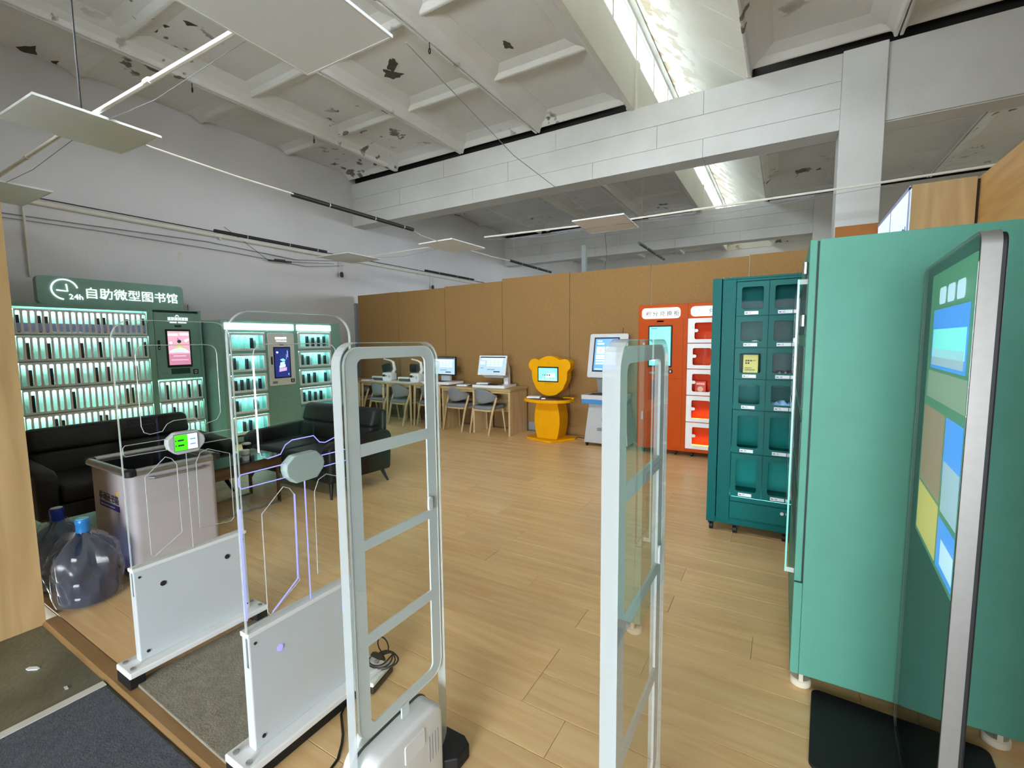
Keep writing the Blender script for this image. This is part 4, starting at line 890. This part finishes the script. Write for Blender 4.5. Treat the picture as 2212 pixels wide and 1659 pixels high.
q = M().prism(circ(-.1, .075, .016, 10), 'y', -.0378, -.0365).prism(circ(.035, .095, .010, 10), 'y', -.0378, -.0365).prism(circ(.045, .0, .016, 10), 'y', -.0378, -.0365).prism(circ(-.1, -.025, .014, 10), 'y', -.0378, -.0365)
part(h, 'menu_icons', q.xf(R), m_scb); part(h, 'camera_slot', M().box(.17, -.034, .19, .255, -.028, .215).xf(R), m_dark, .003)
part(t, 'neck', M().hexa([(kx-.16, 6.24, .76), (kx+.16, 6.24, .76), (kx+.16, 6.36, .76), (kx-.16, 6.36, .76)], [(kx-.16, 6.16, 1.0), (kx+.16, 6.16, 1.0), (kx+.16, 6.30, 1.0), (kx-.16, 6.30, 1.0)]), m_inkg, .004)
part(t, 'tray', M().prism([(kx-.33, 6.02), (kx+.32, 6.02), (kx+.28, 6.4), (kx-.28, 6.4)], 'z', .68, .745), m_grey, .008); part(t, 'tray_stripe', M().prism([(kx-.325, 6.025), (kx+.315, 6.025), (kx+.28, 6.39), (kx-.28, 6.39)], 'z', .62, .68), m_blue, .006)
part(t, 'scan_pad', M().box(kx-.24, 6.06, .745, kx+.22, 6.26, .75), m_dark, .002)
part(t, 'cabinet_body', M().hexa([(kx-.32, 6.10, .05), (kx+.32, 6.10, .05), (kx+.32, 6.5, .05), (kx-.32, 6.5, .05)], [(kx-.26, 6.14, .62), (kx+.26, 6.14, .62), (kx+.26, 6.42, .62), (kx-.26, 6.42, .62)]), mat('kiosk_body', 'b4b6b8', .45, var=.03), .012)
ey = 6.119; part(t, 'emblem', M().ring(circ(kx+.02, .39, .085, 24), circ(kx+.02, .39, .073, 24), 'y', ey-.006, ey+.004).prism([(kx-.03, .36), (kx+.02, .44), (kx+.07, .36), (kx+.05, .36), (kx+.02, .41), (kx-.01, .36)], 'y', ey-.006, ey+.004), m_inkg)
part(t, 'emblem_words', blobs('y', 6.098, kx-.12, .235, .042, 5), m_inkg)
for sx in (-.28, .28):
    for y in (6.13, 6.45): part(t, 'caster', M().lathe([(.018, -.014), (.026, -.012), (.026, .012), (.018, .014)], 14, (kx+sx, y, .026), 'x').box(kx+sx-.018, y-.02, .03, kx+sx+.018, y+.02, .056), m_black)
part(t, 'aerial', M().tube([(kx+.17, 6.3, 1.55), (kx+.17, 6.33, 1.68)], .004, 6), m_black)
# ================================================================== ORANGE POINTS LOCKER
ox0, ox1, oy = -1.67, -.30, 6.10
t = thing('points_locker', 'orange points exchange locker with lit white signs and white framed doors', 'locker', (-1.0, 6.35, 0))
DX = [(-1.05, -.42)]
RW = [(1.766, 1.462), (1.452, 1.14), (1.13, .806), (.797, .466), (.456, .118)]
cs = M().box(ox0, oy+.28, .07, ox1, oy+.55, 1.955)
cs.box(ox0, oy, .07, -1.055, oy+.28, 1.955).box(-.415, oy, .07, ox1, oy+.28, 1.955).box(-1.055, oy, 1.77, -.415, oy+.28, 1.955).box(-1.055, oy, .07, -.415, oy+.28, .112)
for a, b in zip(RW[:-1], RW[1:]): cs.box(-1.055, oy, b[0], -.415, oy+.28, a[1])
cs.box(-.738, oy+.02, 1.14, -.732, oy+.28, 1.452).box(-.738, oy+.02, .806, -.732, oy+.28, 1.13).box(-.738, oy+.02, .466, -.732, oy+.28, .797)
part(t, 'carcass', cs, m_orange, .003, seg=1)
part(t, 'sign_panel', M().prism(rr(-1.625, 1.777, -1.145, 1.912, .045, 5), 'y', oy-.01, oy+.004), m_lamp)
part(t, 'sign_panel', M().prism(rr(-1.02, 1.79, -.42, 1.912, .045, 5), 'y', oy-.01, oy+.004), m_lamp)
part(t, 'sign_lettering', text_mb('积 分 兑 换 柜', .069, (-1.575, oy-.0115, 1.812), (1, 0, 0), (0, -1, 0), .003, .0008), mat('sign_ink', '4a4c50', .6))
part(t, 'sign_lettering', text_mb('兑 换 柜', .075, (-.815, oy-.0115, 1.822), (1, 0, 0), (0, -1, 0), .003, .0008), mat('sign_ink', '4a4c50', .6))
part(t, 'camera_bar', M().box(-1.435, oy-.006, 1.73, -1.345, oy+.002, 1.752), m_dark, .002)
part(t, 'upper_door', M().box(-1.645, oy-.006, 1.012, -1.105, oy+.002, 1.768), m_orange, .002); part(t, 'lower_door', M().box(-1.645, oy-.006, .10, -1.105, oy+.002, 1.004), m_orange, .002)
part(t, 'screen_bezel', M().box(-1.54, oy-.014, 1.15, -1.235, oy-.004, 1.69), m_black, .003)
part(t, 'screen', M().box(-1.522, oy-.0155, 1.172, -1.255, oy-.0138, 1.67), m_aqua)
part(t, 'screen_art', M().box(-1.50, oy-.0165, 1.645, -1.42, oy-.0154, 1.652), m_scd)
part(t, 'screen_cards', M().box(-1.50, oy-.0165, 1.23, -1.43, oy-.0154, 1.33).box(-1.415, oy-.0165, 1.23, -1.37, oy-.0154, 1.36).box(-1.35, oy-.0165, 1.23, -1.28, oy-.0154, 1.33), m_scw)
part(t, 'notice_print', M().box(-1.52, oy-.0075, 1.06, -1.43, oy-.0055, 1.09), m_inkg); part(t, 'pickup_slot', M().box(-1.50, oy-.008, .72, -1.34, oy-.0055, .98), mat('slot_wine', '7a2410', .5), .004)
part(t, 'scanner', M().box(-1.275, oy-.012, 1.075, -1.225, oy-.005, 1.122), m_black, .002); part(t, 'scanner_window', M().box(-1.262, oy-.0135, 1.085, -1.242, oy-.0115, 1.11), m_grey)
part(t, 'lock', M().box(-1.615, oy-.014, .45, -1.592, oy-.005, .56), m_steel, .003)
part(t, 'door_catch', M().box(-1.61, oy-.014, 1.44, -1.58, oy-.004, 1.47), m_grey, .002)
def locker_door(x0, x1, z0, z1):
    out = rr(x0, z0, x1, z1, .004, 5); m_ = .045 if x1-x0 < .4 else .06
    inn = rr(x0+m_+.02, z0+.045, x1-m_+.01, z1-.055, .02, 5)
    d = part(t, 'locker_door', M().ring(out, inn, 'y', oy-.014, oy), m_white, .002)
    part(d, 'pane', M().box(inn[10][0], oy-.006, z0+.045, x1-m_+.01, oy-.003, z1-.055), m_lpane)
    part(d, 'finger_tab', M().prism([(x0+m_+.018, (z0+z1)/2-.02)]+[(x0+m_+.045+.018*math.cos(a), (z0+z1)/2+.02*math.sin(a)) for a in (-PI/2, -PI/4, 0, PI/4, PI/2)]+[(x0+m_+.018, (z0+z1)/2+.02)], 'y', oy-.013, oy-.001), m_whiteg)
for i, (z1, z0) in enumerate(RW):
    if i in (0, 4): locker_door(-1.05, -.42, z0, z1)
    else: locker_door(-1.05, -.738, z0, z1); locker_door(-.732, -.42, z0, z1)
    part(t, 'niche_back', M().box(-1.05, oy+.268, z0, -.42, oy+.279, z1), m_orangein)
    part(t, 'niche_light', M().box(-1.02, oy+.2, z0+.002, -.45, oy+.22, z0+.012) if i > 2 else M().box(-1.02, oy+.03, z1-.012, -.45, oy+.05, z1-.003), m_amber if i > 2 else emat('cell_led_red', 'ff5038', 3))
for x in (-1.6, -1.18, -.98, -.4):
    for y in (oy+.07, oy+.45):
        part(t, 'caster', M().lathe([(.02, -.014), (.03, -.012), (.03, .012), (.02, .014)], 14, (x, y, .03), 'x').box(x-.02, y-.025, .05, x+.02, y+.025, .072), m_black, 0, True)
o = solo('gift_box', M().box(-.065, -.03, 0, .065, .03, .17), mat('gift_red', 'e23a30', .45), 'red packet behind the third door of the orange locker', 'packet', None, .004, False, (-.90, oy+.12, .806))
part(o, 'gift_print', M().prism(circ(0, .07, .035, 14), 'y', -.032, -.0305).box(-.05, -.032, .125, .05, -.0305, .15), mat('print_cream', 'f2c8a0', .5), local=True)
# ================================================================== DEEP TEAL LOCKER
ty = 3.80; tx0, tx1 = -.483, .52
t = thing('numbered_locker', 'dark teal locker with numbered glass windowed doors on black casters', 'locker', (0, 4.1, 0))
m_deepn = mat('deep_teal_niche', '0c6e6a', .5, spec=.1)
TC = [(-.318, -.109), (-.105, .104), (.108, .317)]
TR = [(1.918, 1.672), (1.667, 1.44), (1.435, 1.208), (1.203, .976), (.971, .645), (.64, .306)]
cs = M().box(tx0, ty+.30, .075, tx1, ty+.55, 1.955)
cs.box(tx0, ty+.002, .075, -.42, ty+.30, 1.955).box(-.414, ty, .10, -.322, ty+.30, 1.94).box(.321, ty, .075, tx1, ty+.30, 1.955).box(-.414, ty+.002, 1.94, .4, ty+.30, 1.955).box(-.322, ty, 1.922, .321, ty+.30, 1.94).box(-.42, ty+.012, .075, .4, ty+.3, .12).box(-.322, ty+.01, .12, .321, ty+.3, .30)
for a, b in zip(TR[:-1], TR[1:]): cs.box(-.322, ty+.016, b[0]-.004, .321, ty+.30, a[1]+.004)
for x in (-.107, .106): cs.box(x-.003, ty+.016, .30, x+.003, ty+.30, 1.93)
part(t, 'carcass', cs, m_deep, .002, seg=1)
part(t, 'bottom_drawer', M().box(-.318, ty-.002, .135, .317, ty+.012, .262), m_deepd, .002); part(t, 'drawer_lock', M().lathe([(.012, 0), (.012, .006), (.006, .008)], 12, (.03, ty-.009, .225), 'y'), m_steel)
part(t, 'drawer_frame', M().box(-.318, ty-.001, .266, .317, ty+.012, .302), m_deepd, .002)
NUM = [['61', '62', '63'], ['64', '65', '66'], ['67', '68', '69'], ['71', '72', '73'], ['74', '75', '76'], ['77', '78', '79']]
for r, (z1, z0) in enumerate(TR):
    for c, (x0, x1) in enumerate(TC):
        inn = rr(x0+.034, z0+.045, x1-.034, z1-.038, .016, 4); out = corners(x0, z0, x1, z1, 4)
        d = part(t, 'locker_door', M().ring(out, inn, 'y', ty-.004, ty+.012), m_deepd, 0)
        part(d, 'pane', M().box(x0+.03, ty+.004, z0+.04, x1-.03, ty+.007, z1-.034), m_dpane)
        lx = x0+.055; lz = z0+.008
        part(d, 'number_label', M().box(lx, ty-.006, lz, lx+.09, ty-.0035, lz+.024), m_lampoff)
        part(d, 'label_number', text_mb(NUM[r][c], .017, (lx+.028, ty-.006, lz+.006), (1, 0, 0), (0, -1, 0), .001).box(lx+.005, ty-.007, lz+.009, lx+.022, ty-.006, lz+.014), m_ink)
    part(t, 'niche_back', M().box(-.32, ty+.285, z0, .32, ty+.299, z1), m_deepn)
    if r > 2: part(t, 'niche_light', M().box(-.31, ty+.025, z0+.002, .31, ty+.04, z0+.010), emat('cell_led_teal%d' % r, '8ff4f4', 2+7*(r-2)))
for x in (-.45, -.28, .05, .46):
    for y in (ty+.05, ty+.48):
        part(t, 'caster', M().lathe([(.02, -.014), (.032, -.012), (.032, .012), (.02, .014)], 16, (x, y, .032), 'x').box(x-.022, y-.03, .056, x+.022, y+.03, .077).prism([(y-.03, .05), (y-.055, .06), (y-.03, .066)], 'x', x-.012, x+.012), m_black, 0, True)
for x in (-.41, -.36): part(t, 'top_screw', M().lathe([(.008, 1.955), (.008, 1.962)], 8, (x, ty+.03, 0)), m_steel)
o = solo('yellow_box', M().box(-.05, -.025, 0, .05, .025, .15), mat('box_yellow', 'd6cc58', .5), 'yellow printed carton behind the window numbered 67', 'carton', None, .003, False, (-.213, ty+.06, 1.235))
q = M()
for i in range(5): q.box(-.035+.016*(i % 3), -.0262, .10-.018*(i//3), -.024+.016*(i % 3), -.0252, .112-.018*(i//3))
part(o, 'printed_marks', q.box(-.036, -.0262, .035, .03, -.0252, .040).box(-.036, -.0262, .05, .01, -.0252, .054).box(.012, -.0262, .105, .035, -.0252, .109), m_ink, local=True)
def lump(nx, ny, w, d, h, s):
    random.seed(s); m = M(); hs = [[random.uniform(.35, 1) for _ in range(ny+1)] for _ in range(nx+1)]
    return m.grid(lambda u, v: (w*(u-.5), d*(v-.5), .002+h*hs[round(u*nx)][round(v*ny)]*(1-.5*abs(2*u-1)**3)*(1-.8*abs(2*v-1)**4)), nx, ny, (0, 0, -.001))
solo('foil_packet', lump(14, 5, .17, .1, .04, 3), mat('foil', 'd8d8dc', .18, 1), 'crumpled silver foil packet behind the window numbered 68', 'packet', None, 0, False, (.0, ty+.08, 1.235))
solo('blue_packet', lump(10, 5, .17, .1, .045, 5), mat('packet_blue', '9cc4ec', .3), 'pale blue wrapped packet behind the window numbered 72', 'packet', None, 0, True, (.0, ty+.08, 1.005))
solo('white_lump', M().lathe([(.03, 0), (.034, .006), (.026, .02), (.01, .027)], 16), m_lampoff, 'small white dome shaped item behind the window numbered 64', 'item', None, 0, True, (-.19, ty+.05, 1.465))
# ================================================================== MINT CABINET
mx0, mx1, my0, my1 = .072, .80, 2.20, 3.30
t = thing('mint_cabinet', 'large mint green cabinet showing its plain side panel, on pale casters', 'cabinet', (.4, 2.7, 0))
part(t, 'body', M().box(.104, my0, .07, mx1, my1, 1.888), m_mint, .003)
part(t, 'plinth_front', M().box(mx0, my0, .07, .1035, my1, .475), m_mint, .002)
dr = part(t, 'door', M().box(mx0, my0+.002, .48, .098, my1-.002, 1.888), m_mint, .003)
part(t, 'door_gap', M().box(.098, my0+.006, .48, .104, my1-.006, 1.882), m_black)
for k, (y0, y1) in enumerate(((2.235, 2.75), (2.77, 3.27))):
    for j in range(4):
        z0 = .56+.315*j
        part(dr, 'acrylic_window', M().prism(rr(y0, z0, y1, z0+.29, .02, 4), 'x', mx0-.034, mx0-.028), m_acr)
        part(dr, 'niche', M().box(mx0-.003, y0+.02, z0+.015, mx0+.0005, y1-.02, z0+.275), mat('niche_dark_teal', '1c4a48', .4))
part(dr, 'edge_strip', M().box(mx0-.036, my0+.03, .50, mx0-.029, my0+.033, 1.74), emat('edge_glow_mint', '86ecdc', .45))
for a_ in ((my0+.03, .50, my0+.036, .52), (my0+.03, 1.72, my0+.036, 1.74), (3.26, .50, 3.266, 1.74)): part(dr, 'standoff', M().box(mx0-.03, a_[0], a_[1], mx0, a_[2], a_[3]), m_edge)
for z_ in (1.55, 1.76): part(dr, 'hinge', M().lathe([(.010, z_), (.010, z_+.045)], 10, (mx0-.012, my0+.02, 0)), m_steel)
for x, y in ((.115, 2.25), (.73, 2.26), (.12, 3.22), (.73, 3.22)):
    w = part(t, 'caster', M().lathe([(.036, 0), (.040, .004), (.040, .026), (.034, .032)], 20, (x, y, 0)), mat('caster_cream', 'd2cbb8', .5), 0, True)
    part(w, 'caster_fork', M().box(x-.008, y-.036, .03, x+.008, y+.036, .072).lathe([(.026, .062), (.026, .071)], 14, (x, y, 0)), mat('caster_fork', 'c8c0ac', .5))
# ================================================================== TOTEM DISPLAY
px, py = .365, 1.435; th = math.atan2(.411-.365, 2.151-1.435)
t = thing('display_totem', 'tall silver edged display totem on a black base, screen turned left', 'display', (px, py, 0), -th)
# local frame: +y along the face to the far edge, +x away from the face
Wd = .715; H = 1.74
m_tglass = clear('totem_glass', (.25, .28, .27), 1.5, .0, boost=1.8, rough=.03)
fr = part(t, 'edge_frame', M().ring(rr(0, .03, Wd, H, .035, 6), rr(.008, .038, Wd-.008, H-.008, .028, 6), 'x', .004, .038), m_silver, 0, True, local=True)
part(t, 'back_shell', M().prism(rr(.004, .034, Wd-.004, H-.006, .03, 6), 'x', .026, .049), m_black, .004, False, local=True)
part(t, 'front_panel', M().prism(rr(.004, .034, Wd-.004, H-.004, .03, 6), 'x', .012, .026), mat('totem_black', '060808', .6, spec=.1), local=True)
part(t, 'front_glass', M().prism(rr(.004, .034, Wd-.004, H-.004, .03, 6), 'x', .002, .005), clear('totem_front', (.9, .92, .92), 1.45), local=True)
u0, u1, z0, z1 = .055, .60, .845, 1.70
sc = part(t, 'screen', M().box(.0105, u0, z0, .0118, u1, z1), m_scgd, local=True)
xx = .0104
def pic(nm, a, b, c, d, m, k=0): part(sc, nm, M().box(xx-.0006-.0005*k, a, b, xx-.0005*k, c, d), m, local=True)
for i in range(3): part(sc, 'app_icon', M().prism(rr(.15+.115*i, 1.60, .235+.115*i, 1.65, .012, 3), 'x', xx-.001, xx), m_ice, local=True)
pic('landscape_picture', .085, 1.405, .535, 1.585, m_sky); pic('landscape_lake', .10, 1.44, .52, 1.525, m_aqua, 1); pic('landscape_shore', .11, 1.415, .52, 1.465, m_scb, 1)
pic('band', u0, 1.31, .56, 1.395, emat('screen_sage', '9cae90', .5)); pic('tan_panel', .27, 1.03, .58, 1.28, m_scr); pic('blue_photo', u0, 1.11, .25, 1.28, m_sky); pic('photo_buildings', u0, 1.02, .24, 1.16, m_scb, 1)
pic('yellow_panel', .27, .86, .58, 1.02, m_scy); pic('blue_photo', u0, .86, .25, 1.0, m_sky); pic('photo_clouds', u0, .88, .2, .95, m_ice, 1)
bp = M().prism(rr(-.26, .34, .28, .775, .03, 4), 'z', 0, .012)
part(t, 'base_plate', bp, m_black, .003, local=True); part(t, 'base_foot', M().box(.0, .05, .012, .06, Wd-.05, .05), m_black, .004, local=True)
part(t, 'base_plate', M().prism(rr(-.05, .02, .28, .5, .06, 4), 'z', 0, .010), m_black, .003, local=True)
# ================================================================== LIGHTBOX SIGN on the wood wall
t = thing('lightbox_sign', 'oak boxed lightbox sign with blue characters high on the right wood wall', 'sign', (1.08, 6.0, 2.3))
part(t, 'box_body', M().box(.880, 5.2, 2.24, 1.285, 6.78, 2.79), m_oak, .003)
part(t, 'light_panel', M().box(.868, 5.215, 2.26, .879, 6.77, 2.765), emat('lightbox_face', 'c8ecff', .62))
part(t, 'frame_strip', M().box(.864, 5.205, 2.25, .872, 5.235, 2.775).box(.864, 5.205, 2.755, .872, 6.78, 2.785), mat('lavender_trim', 'b8bce8', .5))
part(t, 'panel_joint', M().box(.8665, 6.02, 2.26, .869, 6.045, 2.765), mat('joint_violet', '8a8cc0', .5))
part(t, 'lettering', text_mb('、社科', .2, (.8675, 5.86, 2.30), (0, -1, 0), (-1, 0, 0), .003), m_inkb)
part(t, 'mount_gap', M().box(1.285, 5.215, 2.26, 1.306, 6.7, 2.77), mat('gap_maroon', '2c0e08', .7))
# ================================================================== CEILING FIXTURES
def panel_light(loc, label, rz=0, sx=.62, sy=.70):
    t = thing('panel_light', label, 'lamp', loc, rz, 'hanging panel lights')
    part(t, 'frame', M().ring([(-sx/2, -sy/2), (sx/2, -sy/2), (sx/2, sy/2), (-sx/2, sy/2)], [(-sx/2+.012, -sy/2+.012), (sx/2-.012, -sy/2+.012), (sx/2-.012, sy/2-.012), (-sx/2+.012, sy/2-.012)], 'z', -.004, .012), m_whiteg, local=True)
    part(t, 'diffuser', M().box(-sx/2+.012, -sy/2+.012, -.002, sx/2-.012, sy/2-.012, .010), m_lampoff, local=True)
    part(t, 'driver', M().box(-.12, -.05, .012, .12, .05, .045), m_white, .004, local=True)
    return t
PZ = 3.05
panel_light((-4.37, 1.39, PZ), 'white panel light hanging at upper left below the pale conduit', .05)
panel_light((-2.1, 1.46, PZ), 'white panel light overhead at the top edge, cut off by the picture top', .02, .66, .74)
panel_light((-2.12, 6.08, PZ), 'white panel light hanging before the far beam, nearest the rooflight', .04, .68, .78)
panel_light((-4.70, 6.06, PZ), 'warm tinted white panel light hanging between the two black tubes', -.02, .68, .86)
panel_light((-6.92, 5.86, PZ), 'pale greenish panel light by the left wall above the book cabinets', .03, .8, .78)
panel_light((-6.86, 1.45, PZ), 'panel light at the left picture edge above the wood wall end', .02, .9, .6)
def tube_lamp(y0, y1, x, z, label):
    t = thing('tube_lamp', label, 'lamp', (x, (y0+y1)/2, z), 0, 'unlit black tube lamps')
    part(t, 'tube_body', M().tube([(x, y0, z), (x, y1, z)], .024, 10), m_dark, 0, True)
    if y0 > 7:
        for y in (y0+.15, y1-.15): part(t, 'hanger_wire', M().tube([(x, y, z+.02), (x, y, 5.07)], .0008, 4), m_conduit)
    for k in (.25, .62, .9): part(t, 'clip', M().tube([(x, y0+(y1-y0)*k-.004, z), (x, y0+(y1-y0)*k+.004, z)], .0255, 10), m_conduit)
tube_lamp(3.08, 4.89, -4.47, PZ, 'black unlit tube lamp hung in line before the broad beam')
tube_lamp(7.72, 9.5, -4.6, PZ, 'black unlit tube lamp just above the cork partition top, beyond the warm panel')
tube_lamp(3.46, 5.25, -6.77, PZ, 'black unlit tube lamp before the left wall above the second cabinet')
tube_lamp(7.73, 9.53, -6.75, PZ, 'dark tube lamp beyond the partition low against the left wall')
tube_lamp(7.5, 9.25, -2.065, PZ, 'dark tube lamp slanting down to the partition right of the hanging panel')
def cable(nm, label, pts, r, m, cat='cable', group=None): return solo(nm, M().tube(pts, r, 6), m, label, cat, group, 0, True)
cable('light_cable', 'white cable from the upper left panel light to the long black tube', [(-4.34, 1.75, PZ), (-4.4, 2.5, PZ-.012), (-4.45, 3.08, PZ)], .008, m_conduit)
cable('light_cable', 'thin cable from the long black tube to the warm panel light', [(-4.48, 4.89, PZ), (-4.6, 5.2, PZ-.004), (-4.65, 5.64, PZ)], .007, m_conduit)
cable('light_cable', 'white cable from the warm panel light towards the partition top', [(-4.66, 6.5, PZ), (-4.6, 7.2, PZ-.02), (-4.6, 7.72, PZ)], .008, m_conduit)
cable('light_cable', 'thin grey wire slanting across the ceiling to the panel near the rooflight', [(-1.75, 1.9, PZ), (-2.1, 3.6, 3.12), (-2.15, 5.7, PZ+.02)], .0028, m_inkg)
def conduit(label, pts, joints, r=.013):
    t = thing('conduit', label, 'conduit', pts[0]); part(t, 'pipe', M().tube(pts, r, 8), m_conduit, 0, True)
    for p in joints: part(t, 'coupling', M().tube([Vector(p)-Vector((.03, 0, 0)), Vector(p)+Vector((.03, 0, 0))], r*1.3, 8), m_conduit, 0, True)
    for p, q in zip(pts[:-1], pts[1:]):
        a = Vector(p)+Vector((0, .04, -.03)); b = Vector(q)+Vector((0, .04, -.03)); part(t, 'tied_wire', M().tube([a, (a+b)/2+Vector((0, 0, -.05)), b], .0025, 5), m_inkg, 0, True)
conduit('pale conduit running over the upper left panel lights towards the near ceiling', [(-6.9, 1.39, 3.1), (-4.4, 1.39, 3.1), (-2.45, 1.44, 3.1)], [(-5.6, 1.39, 3.1), (-3.4, 1.41, 3.1)], .015)
conduit('long pale conduit crossing in front of the column and far beam', [(-4.1, 6.1, 3.13), (-2.1, 6.1, 3.08), (.75, 6.1, 3.08), (1.9, 6.1, 3.09)], [(-3.0, 6.1, 3.10), (-1.0, 6.1, 3.08), (.6, 6.1, 3.08)])
conduit('thin conduit between the warm panel light and the left wall panel light', [(-6.6, 6.0, 3.07), (-4.9, 6.05, 3.09)], [(-5.8, 6.03, 3.08)], .008)
cable('hanging_rod', 'dark rod hanging from the ceiling to the upper left panel light', [(-4.37, 1.39, PZ+.01), (-4.375, 1.39, 3.5), (-4.36, 1.39, 5.07)], .0065, m_cable, 'rod')
cable('hanging_wire', 'thin dark wire dropping from the panel near the rooflight to the partition top', [(-2.3, 6.55, PZ), (-2.32, 6.7, 2.75), (-2.36, 6.71, 2.56)], .003, m_cable, 'wire')
# left wall services
wx = XL+.03
t = thing('wall_pipe', 'long pale pipe along the left wall above the book cabinets', 'pipe', (wx, 8, 3.27))
part(t, 'pipe', M().tube([(wx, .8, 3.29), (wx, 19, 3.25)], .035, 10), m_conduit, 0, True)
for k in range(7): part(t, 'bracket', M().box(XL, 1.8+2.4*k, 3.22, wx+.02, 1.84+2.4*k, 3.33), m_conduit, .004)
cable('wall_cable', 'thin dark cable clipped above the pale wall pipe', [(wx, .8, 3.35), (wx, 6, 3.34), (wx, 12, 3.33)], .006, m_cable)
cable('wall_cable', 'grey wires sagging under the pale wall pipe', [(wx, 1.2, 3.08), (wx, 2.4, 3.11), (wx, 4.0, 3.16), (wx, 5.6, 3.10), (wx, 6.6, 3.22)], .006, m_inkg)
cable('wall_cable', 'thin wires looping lower under the wall pipe', [(wx, 1.2, 3.03), (wx, 2.6, 3.06), (wx, 4.4, 3.05), (wx, 5.8, 3.0), (wx, 6.7, 3.14)], .005, m_inkg)
cable('wall_drop', 'pale vertical conduit dropping down the left wall beside the glowing sign', [(wx, 1.93, 3.25), (wx, 1.93, 2.36)], .014, m_conduit, 'conduit')
t = thing('turnbuckle', 'rusty turnbuckle strung on wires beneath the wall pipe', 'turnbuckle', (wx+.05, 5.3, 3.03)); part(t, 'rod', M().tube([(wx+.06, 5.0, 3.0), (wx+.06, 5.45, 3.03)], .014, 8).tube([(wx+.06, 5.12, 3.02), (wx+.06, 5.32, 3.03)], .024, 8), mat('rust_dark', '4a4038', .8), 0, True)
part(t, 'stay_wire', M().tube([(wx+.06, 5.0, 3.0), (wx, 4.3, 3.45)], .004, 5), m_cable); part(t, 'stay_wire', M().tube([(wx+.06, 5.45, 3.03), (wx+.2, 6.3, 3.1)], .004, 5), m_cable)
def bracket(y, z, label):
    t = thing('lamp_bracket', label, 'bracket', (wx, y, z)); part(t, 'stem', M().tube([(wx, y, z+.30), (wx+.03, y, z+.05), (wx+.04, y, z)], .012, 8), m_conduit, 0, True)
    part(t, 'holder', M().lathe([(.02, z-.09), (.034, z-.07), (.036, z-.01), (.02, z+.02)], 12, (wx+.045, y, 0)), mat('holder_dark_%d' % int(y), '3a3634', .7), 0, True)
bracket(6.6, 2.97, 'old dark lamp holder on a bent stem below the wall panel light'); bracket(9.5, 2.98, 'old dark lamp holder on a bent stem near the partition top')
solo('torn_tape', M().prism([(-.03, -.07), (.0, -.08), (.035, .05), (.03, .08), (-.01, .075)], 'x', 0, .004), m_tape, 'torn tape scrap stuck on the left wall above the cabinet', 'scrap', None, 0, False, (XL+.002, 3.62, 2.86))
part(None, 'trim_steel_post', M().box(-2.79, 6.86, 0, -2.72, 6.93, 2.99), mat('post_grey', '7c8684', .5), .003)['kind'] = 'structure'
# hooks and old wire loops along the slab joints
for i, (x, y, z) in enumerate(((-6.755, 3.3, 4.86), (-6.755, 5.1, 4.86), (-3.603, 4.3, 4.86), (-2.5, 9.2, 4.86), (-5.15, 8.6, 4.86))):
    t = thing('ceiling_hook', ['old wire hook under the leftmost slab joint, nearer', 'old wire hook under the leftmost slab joint, further', 'dark hook hanging from the joint left of the rooflight', 'small hook on the far slab near the rooflight', 'small hook beyond the broad beam at left'][i], 'hook', (x, y, z))
    part(t, 'wire', M().tube([(x, y, z+.08), (x, y, z-.04)], .005, 6), m_cable); part(t, 'hook_eye', M().tube([(x+.012*math.cos(a), y, z-.06+.03*math.sin(a)) for a in [2*PI*k/10 for k in range(10)]], .006, 5, True), m_cable)
print('objects', len(bpy.data.objects), 'planks', np_)
